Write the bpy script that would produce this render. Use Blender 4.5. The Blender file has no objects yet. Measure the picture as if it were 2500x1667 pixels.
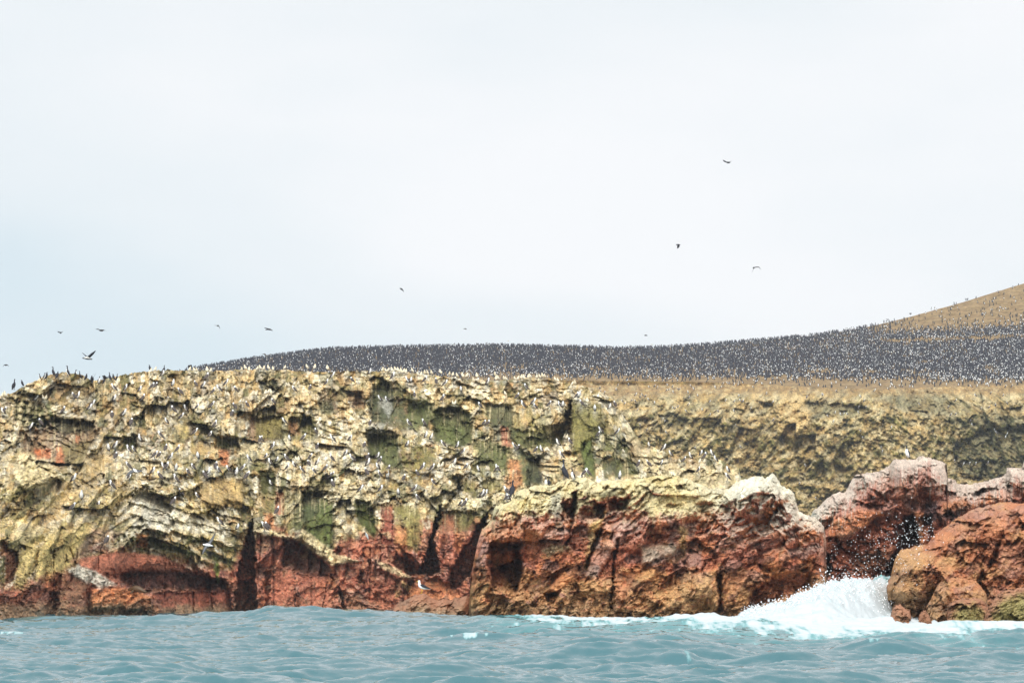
import bpy, math, random
import numpy as np
random.seed(7); RNG = np.random.default_rng(11)
# ------------------------------------------------------------------ camera
F = 5638.0                                    # focal length in photograph pixels (2500 wide)
CAMH = 1.5                                    # eye height in the boat
PITCH = math.atan((1440 - 833.5) / F)
scn = bpy.context.scene
cam_d = bpy.data.cameras.new('camera'); cam = bpy.data.objects.new('camera', cam_d)
scn.collection.objects.link(cam); scn.camera = cam
cam.location = (0, 0, CAMH); cam.rotation_euler = (math.pi / 2 + PITCH, 0, 0)
cam_d.sensor_width = 36; cam_d.lens = 36 * F / 2500; cam_d.clip_start = 0.5; cam_d.clip_end = 9000
# ------------------------------------------------------------------ sky, sun, exposure
SUN_EL, SUN_AZ = math.radians(40), math.radians(215)
w = bpy.data.worlds.new('World'); scn.world = w; w.use_nodes = True
nt = w.node_tree; nt.nodes.clear(); N = nt.nodes; L = nt.links
out = N.new('ShaderNodeOutputWorld'); bg = N.new('ShaderNodeBackground'); L.new(bg.outputs[0], out.inputs[0])
sky = N.new('ShaderNodeTexSky'); sky.sky_type = 'NISHITA'; sky.sun_disc = False
sky.sun_elevation = SUN_EL; sky.sun_rotation = SUN_AZ
tc = N.new('ShaderNodeTexCoord'); mp = N.new('ShaderNodeMapping'); L.new(tc.outputs['Generated'], mp.inputs[0])
mp.inputs['Scale'].default_value = (1.0, 1.0, 3.0)
n1 = N.new('ShaderNodeTexNoise'); n1.inputs['Scale'].default_value = 3.2; n1.inputs['Detail'].default_value = 4
n1.inputs['Roughness'].default_value = .4
L.new(mp.outputs[0], n1.inputs['Vector'])
sx = N.new('ShaderNodeSeparateXYZ'); L.new(tc.outputs['Generated'], sx.inputs[0])
def wm(op, a, b=None):
    m = N.new('ShaderNodeMath'); m.operation = op
    for k, q in enumerate((a, b)):
        if q is None: continue
        if isinstance(q, (int, float)): m.inputs[k].default_value = q
        else: L.new(q, m.inputs[k])
    return m.outputs[0]
lr = wm('MULTIPLY', sx.outputs['X'], 1.25)                    # thinner cloud to the left
up = wm('MULTIPLY', sx.outputs['Z'], 1.5)
v = wm('ADD', wm('ADD', wm('MULTIPLY', n1.outputs[0], 1.9), lr), up)
cr = N.new('ShaderNodeValToRGB'); vr = N.new('ShaderNodeMapRange'); vr.inputs[1].default_value = .62; vr.inputs[2].default_value = 1.55; L.new(v, vr.inputs[0]); L.new(vr.outputs[0], cr.inputs[0])
e = cr.color_ramp.elements
cr.color_ramp.interpolation = 'EASE'
e[0].position = 0.0; e[0].color = (.68, .79, .85, 1)
e[1].position = 1.0; e[1].color = (.93, .94, .955, 1)
m1 = e.new(.5); m1.color = (.825, .875, .905, 1)
skm = N.new('ShaderNodeMixRGB'); skm.blend_type = 'ADD'; skm.inputs[0].default_value = .004
L.new(cr.outputs[0], skm.inputs[1]); L.new(sky.outputs[0], skm.inputs[2])
zen = N.new('ShaderNodeMapRange'); zen.inputs[1].default_value = .28; zen.inputs[2].default_value = .95
zen.inputs[3].default_value = 1.0; zen.inputs[4].default_value = 1.2
L.new(sx.outputs['Z'], zen.inputs[0])
# added frontal fill: cloud deck brightened broadly on the sun's side, behind the viewer
gd = N.new('ShaderNodeVectorMath'); gd.operation = 'DOT_PRODUCT'; L.new(tc.outputs['Generated'], gd.inputs[0])
gd.inputs[1].default_value = (-math.sin(math.radians(12)) * .92, -math.cos(math.radians(12)) * .92, .38)
gl = N.new('ShaderNodeMapRange'); gl.interpolation_type = 'SMOOTHSTEP'; gl.inputs[1].default_value = .05; gl.inputs[2].default_value = 1.0; gl.inputs[3].default_value = 1.0; gl.inputs[4].default_value = 2.85
L.new(gd.outputs['Value'], gl.inputs[0]); zg = wm('MULTIPLY', zen.outputs[0], gl.outputs[0])
vm = N.new('ShaderNodeVectorMath'); vm.operation = 'SCALE'; L.new(skm.outputs[0], vm.inputs[0]); L.new(zg, vm.inputs['Scale'])
L.new(vm.outputs[0], bg.inputs[0]); bg.inputs[1].default_value = 1.0
sd = bpy.data.lights.new('sun', 'SUN'); sun = bpy.data.objects.new('sun', sd); scn.collection.objects.link(sun)
sd.energy = 1.5; sd.angle = math.radians(20); sd.color = (1, .95, .87)
# sun stands behind and left of the viewer
az = math.radians(-12)
sun.rotation_euler = (math.radians(90) - SUN_EL, 0, az)
sky.sun_rotation = math.radians(180 + 12)
scn.view_settings.view_transform = 'Standard'; scn.view_settings.look = 'None'
scn.view_settings.exposure = 0; scn.view_settings.gamma = 1; scn.view_settings.use_curve_mapping = False
scn.render.engine = 'CYCLES'
col = scn.collection
# ------------------------------------------------------------------ numeric helpers
SP, CP = math.sin(PITCH), math.cos(PITCH)
def P(X, Y, D):
    """photograph pixel + forward distance (m) -> world point"""
    dx = (np.asarray(X, float) - 1250) / F; dy = (833.5 - np.asarray(Y, float)) / F
    wy = CP - dy * SP; wz = SP + dy * CP
    D = np.asarray(D, float)
    return dx / wy * D, D + 0 * dx, CAMH + wz / wy * D
def zY(z, D):
    """photo row of height z at forward distance D"""
    t = (z - CAMH) / D
    return 833.5 - F * (t * CP - SP) / (CP + t * SP)
def h32(i, j, s):
    h = (i.astype(np.int64) * 374761393 + j.astype(np.int64) * 668265263 + s * 1442695041) & 0xFFFFFFFF
    h = ((h ^ (h >> 13)) * 1274126177) & 0xFFFFFFFF
    h = ((h ^ (h >> 15)) * 2246822519) & 0xFFFFFFFF
    return ((h ^ (h >> 14)) & 0xFFFFFF) / float(0x1000000)
def vn(u, v, s=0):
    iu = np.floor(u); iv = np.floor(v); fu = u - iu; fv = v - iv
    a = fu * fu * fu * (fu * (fu * 6 - 15) + 10); b = fv * fv * fv * (fv * (fv * 6 - 15) + 10)
    iu = iu.astype(np.int64); iv = iv.astype(np.int64)
    def g(di, dj):
        an = h32(iu + di, iv + dj, s) * 6.2831853
        return np.cos(an) * (fu - di) + np.sin(an) * (fv - dj)
    r = (g(0, 0) * (1 - a) + g(1, 0) * a) * (1 - b) + (g(0, 1) * (1 - a) + g(1, 1) * a) * b
    return r * 1.5
def fbm(u, v, s=0, o=4, g=.5, ridge=False):
    t = 0; a = 1.; n = 0
    for k in range(o):
        q = vn(u * 2 ** k + 17.3 * k, v * 2 ** k - 9.1 * k, s + k)
        if ridge: q = 1 - 2 * np.abs(q)
        t = t + a * q; n += a; a *= g
    return t / n
def voro(u, v, s=0, jit=.9, cheb=False):
    iu = np.floor(u).astype(np.int64); iv = np.floor(v).astype(np.int64)
    f1 = np.full(u.shape, 9.); f2 = np.full(u.shape, 9.)
    ci = np.zeros(u.shape, np.int64); cj = ci.copy(); cx = f1.copy(); cy = f1.copy()
    for di in (-1, 0, 1):
        for dj in (-1, 0, 1):
            i = iu + di; j = iv + dj
            px = i + .5 + jit * (h32(i, j, s) - .5); py = j + .5 + jit * (h32(i, j, s + 91) - .5)
            d = np.maximum(np.abs(px - u), np.abs(py - v)) if cheb else np.hypot(px - u, py - v)
            nb = d < f1
            f2 = np.where(nb, f1, np.minimum(f2, d))
            f1 = np.where(nb, d, f1)
            ci = np.where(nb, i, ci); cj = np.where(nb, j, cj)
            cx = np.where(nb, px, cx); cy = np.where(nb, py, cy)
    r = [h32(ci, cj, s + 300 + k) for k in range(4)]
    return f1, f2, u - cx, v - cy, r
def ss(a, b, x):
    t = np.clip((x - a) / (b - a), 0, 1); return t * t * (3 - 2 * t)
def blur(A, ry, rx):
    def b1(B, r):
        if r < 1: return B
        Q = np.pad(B, ((r + 1, r), (0, 0)), 'edge').cumsum(0)
        return (Q[2 * r + 1:] - Q[:-2 * r - 1]) / (2 * r + 1)
    return b1(b1(A, ry).T, rx).T
def sdf(poly, X, Y):
    """signed distance to a polygon, positive inside"""
    d = np.full(X.shape, 1e9); ins = np.zeros(X.shape, bool); n = len(poly)
    for k in range(n):
        x0, y0 = poly[k]; x1, y1 = poly[(k + 1) % n]
        ex, ey = x1 - x0, y1 - y0
        t = np.clip(((X - x0) * ex + (Y - y0) * ey) / (ex * ex + ey * ey + 1e-9), 0, 1)
        d = np.minimum(d, np.hypot(X - x0 - t * ex, Y - y0 - t * ey))
        c = ((y0 > Y) != (y1 > Y))
        with np.errstate(divide='ignore', invalid='ignore'):
            xi = ex * (Y - y0) / (ey if ey else 1e-9) + x0
        ins ^= c & (X < xi)
    return np.where(ins, d, -d)
def region(poly, X, Y, soft=5.):
    xs = [p[0] for p in poly]; ys = [p[1] for p in poly]; M = np.zeros(X.shape); m = soft + 2
    bb = (X > min(xs) - m) & (X < max(xs) + m) & (Y > min(ys) - m) & (Y < max(ys) + m)
    if bb.any(): M[bb] = ss(-soft, soft, sdf(poly, X[bb], Y[bb]))
    return M
def box(x0, y0, x1, y1): return [(x0, y0), (x1, y0), (x1, y1), (x0, y1)]
# ------------------------------------------------------------------ scene helpers
def tag(o, label=None, cat=None, group=None, kind=None):
    if label: o['label'] = label
    if cat: o['category'] = cat
    if group: o['group'] = group
    if kind: o['kind'] = kind
    return o
def mesh_np(name, V, Fc, mat, cols=None, smooth=True, scalars=None):
    """V (n,3); Fc (m,4) quads"""
    me = bpy.data.meshes.new(name)
    me.vertices.add(len(V)); me.vertices.foreach_set('co', np.ascontiguousarray(V, np.float32).ravel())
    k = Fc.shape[1]; m = len(Fc)
    me.loops.add(m * k); me.loops.foreach_set('vertex_index', np.ascontiguousarray(Fc, np.int32).ravel())
    me.polygons.add(m); me.polygons.foreach_set('loop_start', np.arange(0, m * k, k, dtype=np.int32))
    me.polygons.foreach_set('loop_total', np.full(m, k, np.int32))
    me.polygons.foreach_set('use_smooth', np.full(m, smooth, bool))
    me.update(calc_edges=True)
    if cols is not None:
        a = me.color_attributes.new('Col', 'FLOAT_COLOR', 'POINT')
        c = np.ones((len(V), 4), np.float32); c[:, :3] = np.clip(cols, 0, 1); a.data.foreach_set('color', c.ravel())
    for nm, arr in (scalars or {}).items():
        a = me.attributes.new(nm, 'FLOAT', 'POINT'); a.data.foreach_set('value', np.ascontiguousarray(arr, np.float32).ravel())
    me.materials.append(mat)
    o = bpy.data.objects.new(name, me); col.objects.link(o); return o
def gridF(nr, nc, off=0):
    i = np.arange(nr - 1)[:, None] * nc + np.arange(nc - 1)[None, :]
    i = i.ravel() + off
    return np.stack([i, i + nc, i + nc + 1, i + 1], 1)
def rock_mat(name, scale=1.0, bump=.25, rough=.9, var=.35, smooth_wet=True):
    m = bpy.data.materials.new(name); m.use_nodes = True; t = m.node_tree; n = t.nodes; l = t.links
    b = n['Principled BSDF']
    at = n.new('ShaderNodeAttribute'); at.attribute_name = 'Col'
    tcn = n.new('ShaderNodeTexCoord')
    a = n.new('ShaderNodeTexNoise'); a.inputs['Scale'].default_value = 5.5 * scale; a.inputs['Detail'].default_value = 6; a.inputs['Roughness'].default_value = .7
    l.new(tcn.outputs['Object'], a.inputs['Vector'])
    mr = n.new('ShaderNodeMapRange'); mr.inputs[1].default_value = .3; mr.inputs[2].default_value = .7
    mr.inputs[3].default_value = 1 - var; mr.inputs[4].default_value = 1 + var; l.new(a.outputs[0], mr.inputs[0])
    mu = n.new('ShaderNodeVectorMath'); mu.operation = 'SCALE'; l.new(at.outputs['Color'], mu.inputs[0]); l.new(mr.outputs[0], mu.inputs['Scale'])
    a2 = n.new('ShaderNodeTexNoise'); a2.inputs['Scale'].default_value = 3.1 * scale; a2.inputs['Detail'].default_value = 9; a2.inputs['Roughness'].default_value = .78; a2.inputs['Distortion'].default_value = .6
    l.new(tcn.outputs['Object'], a2.inputs['Vector'])
    m2 = n.new('ShaderNodeMapRange'); m2.interpolation_type = 'SMOOTHSTEP'; m2.inputs[1].default_value = .40; m2.inputs[2].default_value = .50; m2.inputs[3].default_value = .58; m2.inputs[4].default_value = 1.0; l.new(a2.outputs[0], m2.inputs[0])
    m3 = n.new('ShaderNodeMapRange'); m3.interpolation_type = 'SMOOTHSTEP'; m3.inputs[1].default_value = .53; m3.inputs[2].default_value = .64; m3.inputs[3].default_value = 1.0; m3.inputs[4].default_value = 1.30; l.new(a2.outputs[0], m3.inputs[0])
    mm = n.new('ShaderNodeMath'); mm.operation = 'MULTIPLY'; l.new(m2.outputs[0], mm.inputs[0]); l.new(m3.outputs[0], mm.inputs[1])
    mu2 = n.new('ShaderNodeVectorMath'); mu2.operation = 'SCALE'; l.new(mu.outputs[0], mu2.inputs[0]); l.new(mm.outputs[0], mu2.inputs['Scale'])
    l.new(mu2.outputs[0], b.inputs['Base Color'])
    wa = n.new('ShaderNodeAttribute'); wa.attribute_name = 'wet'
    rr = n.new('ShaderNodeMapRange'); rr.inputs[3].default_value = rough; rr.inputs[4].default_value = .35; l.new(wa.outputs['Fac'], rr.inputs[0])
    l.new(rr.outputs[0], b.inputs['Roughness']); b.inputs['Specular IOR Level'].default_value = .25
    c = n.new('ShaderNodeTexNoise'); c.inputs['Scale'].default_value = 2.2 * scale; c.inputs['Detail'].default_value = 8; c.inputs['Roughness'].default_value = .72
    l.new(tcn.outputs['Object'], c.inputs['Vector'])
    bp = n.new('ShaderNodeBump'); bp.inputs['Strength'].default_value = 1; bp.inputs['Distance'].default_value = bump
    l.new(c.outputs[0], bp.inputs['Height']); l.new(bp.outputs[0], b.inputs['Normal'])
    return m
def flat_mat(name, c, rough=.7, spec=.3):
    m = bpy.data.materials.new(name); m.use_nodes = True; t = m.node_tree; n = t.nodes; b = n['Principled BSDF']
    tcn = n.new('ShaderNodeTexCoord'); a = n.new('ShaderNodeTexNoise'); a.inputs['Scale'].default_value = 25
    t.links.new(tcn.outputs['Object'], a.inputs['Vector'])
    mx = n.new('ShaderNodeMixRGB'); mx.inputs[1].default_value = tuple(q * .8 for q in c) + (1,); mx.inputs[2].default_value = tuple(min(1, q * 1.15) for q in c) + (1,)
    t.links.new(a.outputs[0], mx.inputs[0]); t.links.new(mx.outputs[0], b.inputs['Base Color'])
    b.inputs['Roughness'].default_value = rough; b.inputs['Specular IOR Level'].default_value = spec
    return m
# albedos
C = dict(cream=(.80, .655, .37), white=(.82, .77, .62), tan=(.56, .375, .15), soil=(.38, .225, .085), olive=(.22, .19, .055),
         green=(.115, .125, .042), moss=(.125, .155, .042), dgreen=(.062, .072, .036), brown=(.28, .165, .09), red=(.49, .175, .10),
         dred=(.38, .115, .07), rust=(.68, .27, .105), orange=(.62, .2, .075), mauve=(.40, .235, .19), yellow=(.72, .54, .21),
         black=(.03, .03, .038), wet=(.27, .20, .12), dwet=(.11, .11, .08), ochre=(.60, .365, .155), grey=(.42, .41, .34), lime=(.38, .46, .10))
C = {k: np.array(q) for k, q in C.items()}
def mixc(A, c, wgt):
    c = C[c] if isinstance(c, str) else c
    return A * (1 - wgt[..., None]) + c * wgt[..., None]
def strata(X, Y, sc, angs, per, seed, wob=.5):
    """patches of parallel slabs; every patch has its own direction (degrees from horizontal, picked from angs) and spacing"""
    Xw = X + .25 * sc * fbm(X / sc, Y / sc, seed + 5, 3); Yw = Y + .25 * sc * fbm(X / sc, Y / sc, seed + 6, 3)
    f1, f2, du, dv, r = voro(Xw / sc, Yw / sc, seed, .95)
    ang = np.take(np.radians(np.array(angs, float)), np.clip((r[0] * len(angs)).astype(int), 0, len(angs) - 1)) + (r[1] - .5) * .3
    p = per[0] + (per[1] - per[0]) * r[2]
    ph = (X * np.sin(ang) + Y * np.cos(ang)) / p + wob * fbm(X / (sc * .4), Y / (sc * .4), seed + 7, 3) * 2
    k = np.floor(ph); f = ph - k
    lift = h32(k.astype(int), (r[3] * 999).astype(int), seed)
    return -ss(0, .75, f) * (.4 + .6 * lift) + ss(.78, .98, f) * (.4 + .6 * lift) + .5 * (lift - .5), r
def slab_in(D, m, lift, r, keep=.35):
    """smooths the surface inside a traced face and sets it back (+) or forward (-)"""
    return D * (1 - m * (1 - keep)) + (blur(blur(D, r, r), r, r)) * m * (1 - keep) + lift * m
def blocks(u, v, sc, px, amp, k, seed, top=.4, m=1.):
    """angular blocks in three families of faces: sloping treads, faces turned left, faces turned right"""
    su, sv = sc
    f1, f2, du, dv, r = voro(u / su, v / sv, seed, .95, True)
    du = du * su; dv = dv * sv
    T = r[3] < top; A = (~T) & (r[3] < top + (1 - top) * .5)
    gx = np.where(T, (r[1] - .5) * .5, np.where(A, -.35 - .8 * r[1], .35 + .9 * r[1]))
    gy = np.where(T, .7 + .7 * r[2], -.12 + .34 * r[2])
    fam = np.where(T, 0, np.where(A, 1, 2))
    return amp * (r[0] - .5) * 2 * m + px * k * (-gx * du - gy * dv) * m, f1, f2, r, fam
class Sheet:
    """a real rock surface: columns over photo X, rows from its skyline down to below the water, forward distance D"""
    def __init__(s, x0, x1, step, top, bot, rows, jag=(3., 14.), seed=0):
        s.xs = np.arange(x0, x1 + step, step, dtype=float); nc = len(s.xs)
        tx, ty = zip(*top); s.top = np.interp(s.xs, tx, ty)
        s.top = s.top + jag[0] * (fbm(s.xs / jag[1], s.xs * 0 + .5, seed, 4, .7)) * 1.9
        if isinstance(bot, (int, float)): s.bot = np.full(nc, float(bot))
        else: bx, by = zip(*bot); s.bot = np.interp(s.xs, bx, by)
        s.s = np.linspace(0, 1, rows); s.nr, s.nc = rows, nc; s.x0, s.step = x0, step
        s.X = np.repeat(s.xs[None], rows, 0); s.Y = s.top[None] + (s.bot - s.top)[None] * s.s[:, None]
        s.D = np.zeros_like(s.X)
    def slope(s, r=1):
        D = blur(s.D, r, r); dY = np.gradient(s.Y, axis=0)
        return -np.gradient(D, axis=0) / dY / (D / F)
    def slopex(s, r=1):
        D = blur(s.D, r, r); return np.gradient(D, axis=1) / s.step / (D / F)
    def at(s, X, Y):
        c = min(max((X - s.x0) / s.step, 0), s.nc - 1.001); ci = int(c)
        t = (Y - s.top[ci]) / (s.bot[ci] - s.top[ci]); r = int(round(min(max(t, 0), 1) * (s.nr - 1)))
        r0, r1 = max(r - 1, 0), min(r + 2, s.nr)
        return float(s.D[r0:r1, ci:ci + 2].min())
    def build(s, name, mat, cols, wet, back=6., taper=True):
        x, y, z = P(s.X, s.Y, s.D)
        V = [np.stack([x, y, z], -1).reshape(-1, 3)]; Fs = [gridF(s.nr, s.nc)]
        cc = [cols.reshape(-1, 3)]; ww = [wet.ravel()]
        # far side: from the skyline row backwards and down to the sea bed
        nb = 26; tt = np.linspace(0, 1, nb)[1:]
        bx, by, bz = x[0], y[0], z[0]; zb = z[-1].min()
        rows = []
        for q in tt:
            yy = by + back * math.sin(q * math.pi / 2) * (1 + .15 * fbm(s.xs / 40, s.xs * 0 + q * 6, 5, 3))
            zz = bz + (zb - bz) * (1 - math.cos(q * math.pi / 2)) + .35 * fbm(s.xs / 25, s.xs * 0 + q * 9, 9, 3) * min(1, 4 * q)
            rows.append(np.stack([bx * yy / by, yy, zz], -1))
        R = np.concatenate([np.stack([bx, by, bz], -1)[None], np.array(rows)], 0)
        off = len(V[0]); V.append(R.reshape(-1, 3)); Fb = gridF(nb, s.nc, off)[:, ::-1]; Fs.append(Fb)
        cc.append(np.repeat(cols[:1], nb, 0).reshape(-1, 3)); ww.append(np.zeros(nb * s.nc))
        return mesh_np(name, np.concatenate(V), np.concatenate(Fs), mat, np.concatenate(cc), True, {'wet': np.concatenate(ww)})
def facets(u, v, sc, px, amp, gx, gyr, seed, m=1.):
    """fractured blocks: every cell is a tilted plane; gyr = (min, max) recession per metre of height, skewed both ways"""
    su, sv = sc
    f1, f2, du, dv, r = voro(u / su, v / sv, seed)
    du = du * su; dv = dv * sv
    gy = np.where(r[3] > .5, gyr[1] * (.5 + .5 * r[2]), gyr[0] * r[2])
    return amp * (r[0] - .5) * 2 * m + px * ((r[1] - .5) * 2 * gx * du - gy * dv) * m, f1, f2, r

# ------------------------------------------------------------------ bird positions (photograph pixels, feet) used to shape their perches
def Z(ox, oy, k, pts): return [(ox + a / k, oy + b / k) for a, b in pts]
K = 3.618
BOOB = Z(0, 850, K, [(20,590),(320,475),(45,580),(650,455),(690,460),(815,530),(1015,480),(1240,398),(1110,385),(1005,385),(1380,360),(1345,370),(1530,345),(1590,420),(1722,345),(1798,362),(1885,415),(1935,395),(2075,395),(2000,340),(1828,290),(1440,260),(1400,535),(1493,490),(1265,478),(1092,612),(988,625),(1160,690),(1465,675),(1600,640),(1745,550),(1530,580),(1635,570),(1870,540),(2065,545),(2053,612),(1900,710),(1722,775),(1860,795),(1415,805),(1232,835),(268,735),(352,690),(2305,835),(560,585),(790,560),(955,915),(1020,900),(1132,930),(1175,930),(1025,985),(1465,915),(1572,925),(1368,980),(1410,975),(1510,1000),(1745,985),(1135,1080),(1355,1120),(1443,1085),(1473,1085),(1555,1090),(1655,1125),(1700,1085),(1845,1130),(1908,1080),(1925,1110),(2015,1100),(2090,1135),(2140,1100),(2180,1165),(1805,1160),(1550,1195),(1410,1165),(1145,1172),(655,1190),(985,1255),(1592,1308),(1735,1335),(1535,1390),(718,1350),(640,1440),(868,1425),(2195,1010)])
BOOB += Z(0, 1200, K, [(948,470),(1940,308),(2102,345),(2335,350)])
BOOB += Z(600, 850, K, [(715,335),(765,275),(935,312),(1100,240),(1300,285),(1428,315),(1460,312),(1585,310),(1680,325),(1760,345),(1900,390),(2135,280),(2140,330),(1185,475),(1240,480),(1490,440),(1740,480),(2065,540),(1100,690),(1440,700),(1570,690),(340,675),(235,500),(425,395),(570,378),(132,835),(383,825),(512,825),(620,775),(765,835),(928,825),(1050,885),(1595,800),(1640,815),(1432,880),(1740,880),(1872,890),(1918,950),(2110,690),(2140,695),(240,905),(632,900),(888,960),(357,1005),(210,1040),(180,990),(280,1015),(572,990),(757,1010),(940,1010),(552,1045),(635,1040),(420,1060),(498,1110),(598,1120),(705,1095),(370,1085),(1078,990),(1170,985),(1190,1020),(1083,1050),(1065,1130),(1160,1080),(1260,1105),(1180,1145),(1252,1160),(772,1155),(742,1165),(765,1235),(1015,1280),(1197,1280),(1650,1090),(1565,1090),(1510,1135),(1950,1080),(2052,1100),(2220,1100),(1845,1045),(1650,1215),(1400,1175),(1345,1300),(1488,1280),(1512,1355),(2092,1325),(2120,1325),(2302,1290),(2310,1350),(1905,1400),(1940,1410),(12,1160),(215,1225),(10,530)])
BOOB += Z(600, 1200, K, [(280,205),(165,345),(182,340)])
BOOB += Z(1200, 850, K, [(230,455),(275,535),(370,510),(382,545),(512,525),(600,535),(632,530),(790,520),(305,375),(757,450),(777,445),(912,560),(1045,545),(1087,525),(965,760),(948,790),(585,870),(692,860),(202,895),(238,915),(398,930),(437,925),(1112,770),(50,1100),(615,980)])
EDGE = Z(1200, 850, K, [(1300,1055),(1388,1055),(1505,1040),(1580,965),(1755,985),(1700,1015),(1855,955),(1945,960),(1885,985),(1975,1010),(2083,1105),(2083,1170),(1830,1108),(1520,915),(1388,880)])
BOOB += EDGE
NEARB = Z(1200, 850, K, [(128,1290),(137,1345),(1135,1152),(828,1125),(850,1128)])
CHICK = Z(0, 850, K, [(1330,225),(1370,215),(1675,212),(1715,214),(1735,214),(1828,213),(1862,215),(2135,205),(2165,198),(2200,205),(2275,200),(2300,196),(2330,198),(1355,418),(1380,415),(1405,412),(2230,425),(2255,425),(1995,430),(2015,430),(2125,490),(2150,490),(1290,835),(1315,838),(380,462),(405,462),(135,745),(155,745),(20,440),(45,440)])
CHICK += Z(600, 850, K, [(100,200),(125,192),(160,198),(200,195),(240,198),(345,190),(610,185),(540,185),(720,195),(1210,215),(1235,215),(1260,210),(1290,215),(1320,210),(1345,215),(1370,222),(1395,225),(1415,225),(1470,215),(1580,235),(1605,235),(1640,235),(1720,230),(1800,245),(1830,248),(1865,260),(1915,262),(1955,262),(2010,305),(2040,262),(2225,285),(430,332),(465,330),(380,350),(70,425),(95,425),(175,412),(200,412),(220,408),(512,378),(880,250),(900,245),(1520,250),(1550,248),(2200,250),(2300,290),(1830,505),(1850,505),(1705,1060),(1735,1060),(1805,1070),(1830,1070),(1975,1080),(2130,1090),(2145,1090),(1085,1235),(1105,1235),(445,1000),(465,1000),(725,1000),(640,680)])
CHICK += Z(1200, 850, K, [(40,285),(60,285),(205,285),(235,290),(265,275),(285,280),(325,268),(340,272),(400,268),(425,268),(450,265),(470,265),(110,290),(560,290),(585,300),(715,330),(735,330),(700,370),(120,420),(1163,930),(480,920),(500,920),(648,805),(668,805),(820,480),(845,485),(1660,1020),(1840,1020),(1880,1020)])
# ------------------------------------------------------------------ MAIN CLIFF (left)
M = Sheet(-430, 1850, 1.75,
          [(-430,1590),(-415,1420),(-380,1300),(-330,1180),(-280,1080),(-230,1010),(-60,985),(0,966),(25,962),(45,950),(80,932),(100,922),(135,912),(160,908),(200,915),(225,928),(262,925),(290,918),(350,906),(420,903),(520,906),(600,902),(640,903),(700,904),(760,908),(860,906),(950,906),(1050,915),(1150,925),(1200,930),(1290,922),(1340,925),(1400,938),(1450,948),(1480,962),(1500,985),(1530,1028),(1568,1085),(1600,1092),(1653,1113),(1700,1119),(1753,1119),(1790,1140),(1803,1142),(1812,1182),(1830,1260),(1850,1420)],
          [(-430,1600),(1850,1600)], 440, (3.2, 13), 3)
X, Y = M.X, M.Y
wx = 9 * fbm(X / 55, Y / 55, 21, 3); wy = 8 * fbm(X / 55, Y / 55, 31, 3)
U, Vv = X + wx, Y + wy
Db = np.interp(X, [-430, -230, 0, 300, 600, 1200, 1500, 1850], [125, 114, 120, 137, 150, 153, 150, 146])
t = np.clip((1510 - Y) / (1510 - M.top[None]), -.2, 1)
prof = np.interp(t, [-.2, 0, .35, .45, .6, .7, 1], [-1, 0, 2.5, 6.5, 11, 18, 33])
D = Db + prof
D = D + 9 * ss(1440, 1820, X) * t                         # the right flank turns away
# leaning strata: joints lean right on the left flank, dip to the right in the lower middle
lean = np.interp(X, [0, 230, 420, 900, 1850], [.55, .5, .12, .05, .2])
dip = .33 * ss(280, 380, X) * (1 - ss(620, 800, X)) * ss(1150, 1230, Y) + .10
U2 = U + lean * (Vv - 1200); V2 = Vv - dip * (U - 500)
Uj = X + 4 * fbm(X / 60, Y / 60, 23, 2) + lean * (Vv - 1200); Vj = Y + 3 * fbm(X / 50, Y / 50, 33, 2) - dip * (X - 500)
fa, q1, q2, ra, Fa = blocks(Uj, Vj, (92, 98), .0285, 1.0, .62, 40, .42)
fb, r1, r2, rb, Fb_ = blocks(Uj + .35 * Vj, Vj - .15 * Uj, (37, 44), .0285, .46, .75, 41, .42)
fc, c1, c2, rc, Fc_ = blocks(Uj - .25 * Vj, Vj + .2 * Uj, (15, 17), .0285, .2, .85, 42, .42)
fd, d1_, d2_, rd, Fd_ = blocks(Uj, Vj, (6.5, 7), .0285, .10, .9, 43, .42)
fb = fb + 1.2 * (rb[0] > .91)
calm = .35 + .65 * ss(1400, 1250, Y)                       # the wave-worn foot is smoother
gully = region([(257,1085),(285,1118),(230,1185),(120,1300),(30,1440),(0,1440),(0,1330),(80,1290),(150,1200),(215,1115)], U, Vv, 14)
calm = calm * (1 - .55 * gully)
st1, rs = strata(X, Y, 120, [62, 75, 90, 100, 55, -18], (16, 42), 46); st2, rs2 = strata(X, Y, 60, [65, 90, -15, 80, 105], (7, 15), 47)
rough_ = .45 + .8 * ss(-.35, .4, fbm(X / 90, Y / 70, 48, 3))
LFm = ss(300, 230, X + .3 * (Y - 1300)) * ss(1150, 1210, Y) * (1 - gully) * (1 - ss(1430, 1470, Y)); LCm = ss(630, 660, X) * ss(1210, 1150, X) * ss(1215, 1250, Y) * (1 - ss(1380, 1440, Y))
st3, _ = strata(X, Y, 170, [60, 66, 63], (30, 52), 49, .25); st4, _ = strata(X, Y, 150, [84, 97, 90, 78], (26, 46), 50, .25)
D = D + 1.5 * st3 * LFm + 1.2 * st4 * LCm
calm = calm * (1 - .65 * LFm) * (1 - .5 * LCm)
D = D + (.75 * st1 * (1 - LFm) * (1 - .7 * LCm) + .28 * st2 * rough_) * (1 - .5 * gully); calm = calm * rough_
D = D + fa * (.4 + .6 * calm) + fb * calm + fc * (.25 + .75 * calm) + fd * (.4 + .6 * calm)
D = D + .26 * fbm(X / 24, Y / 24, 51, 5, .6) + .12 * fbm(X / 5, Y / 5, 52, 3, .6)
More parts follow.
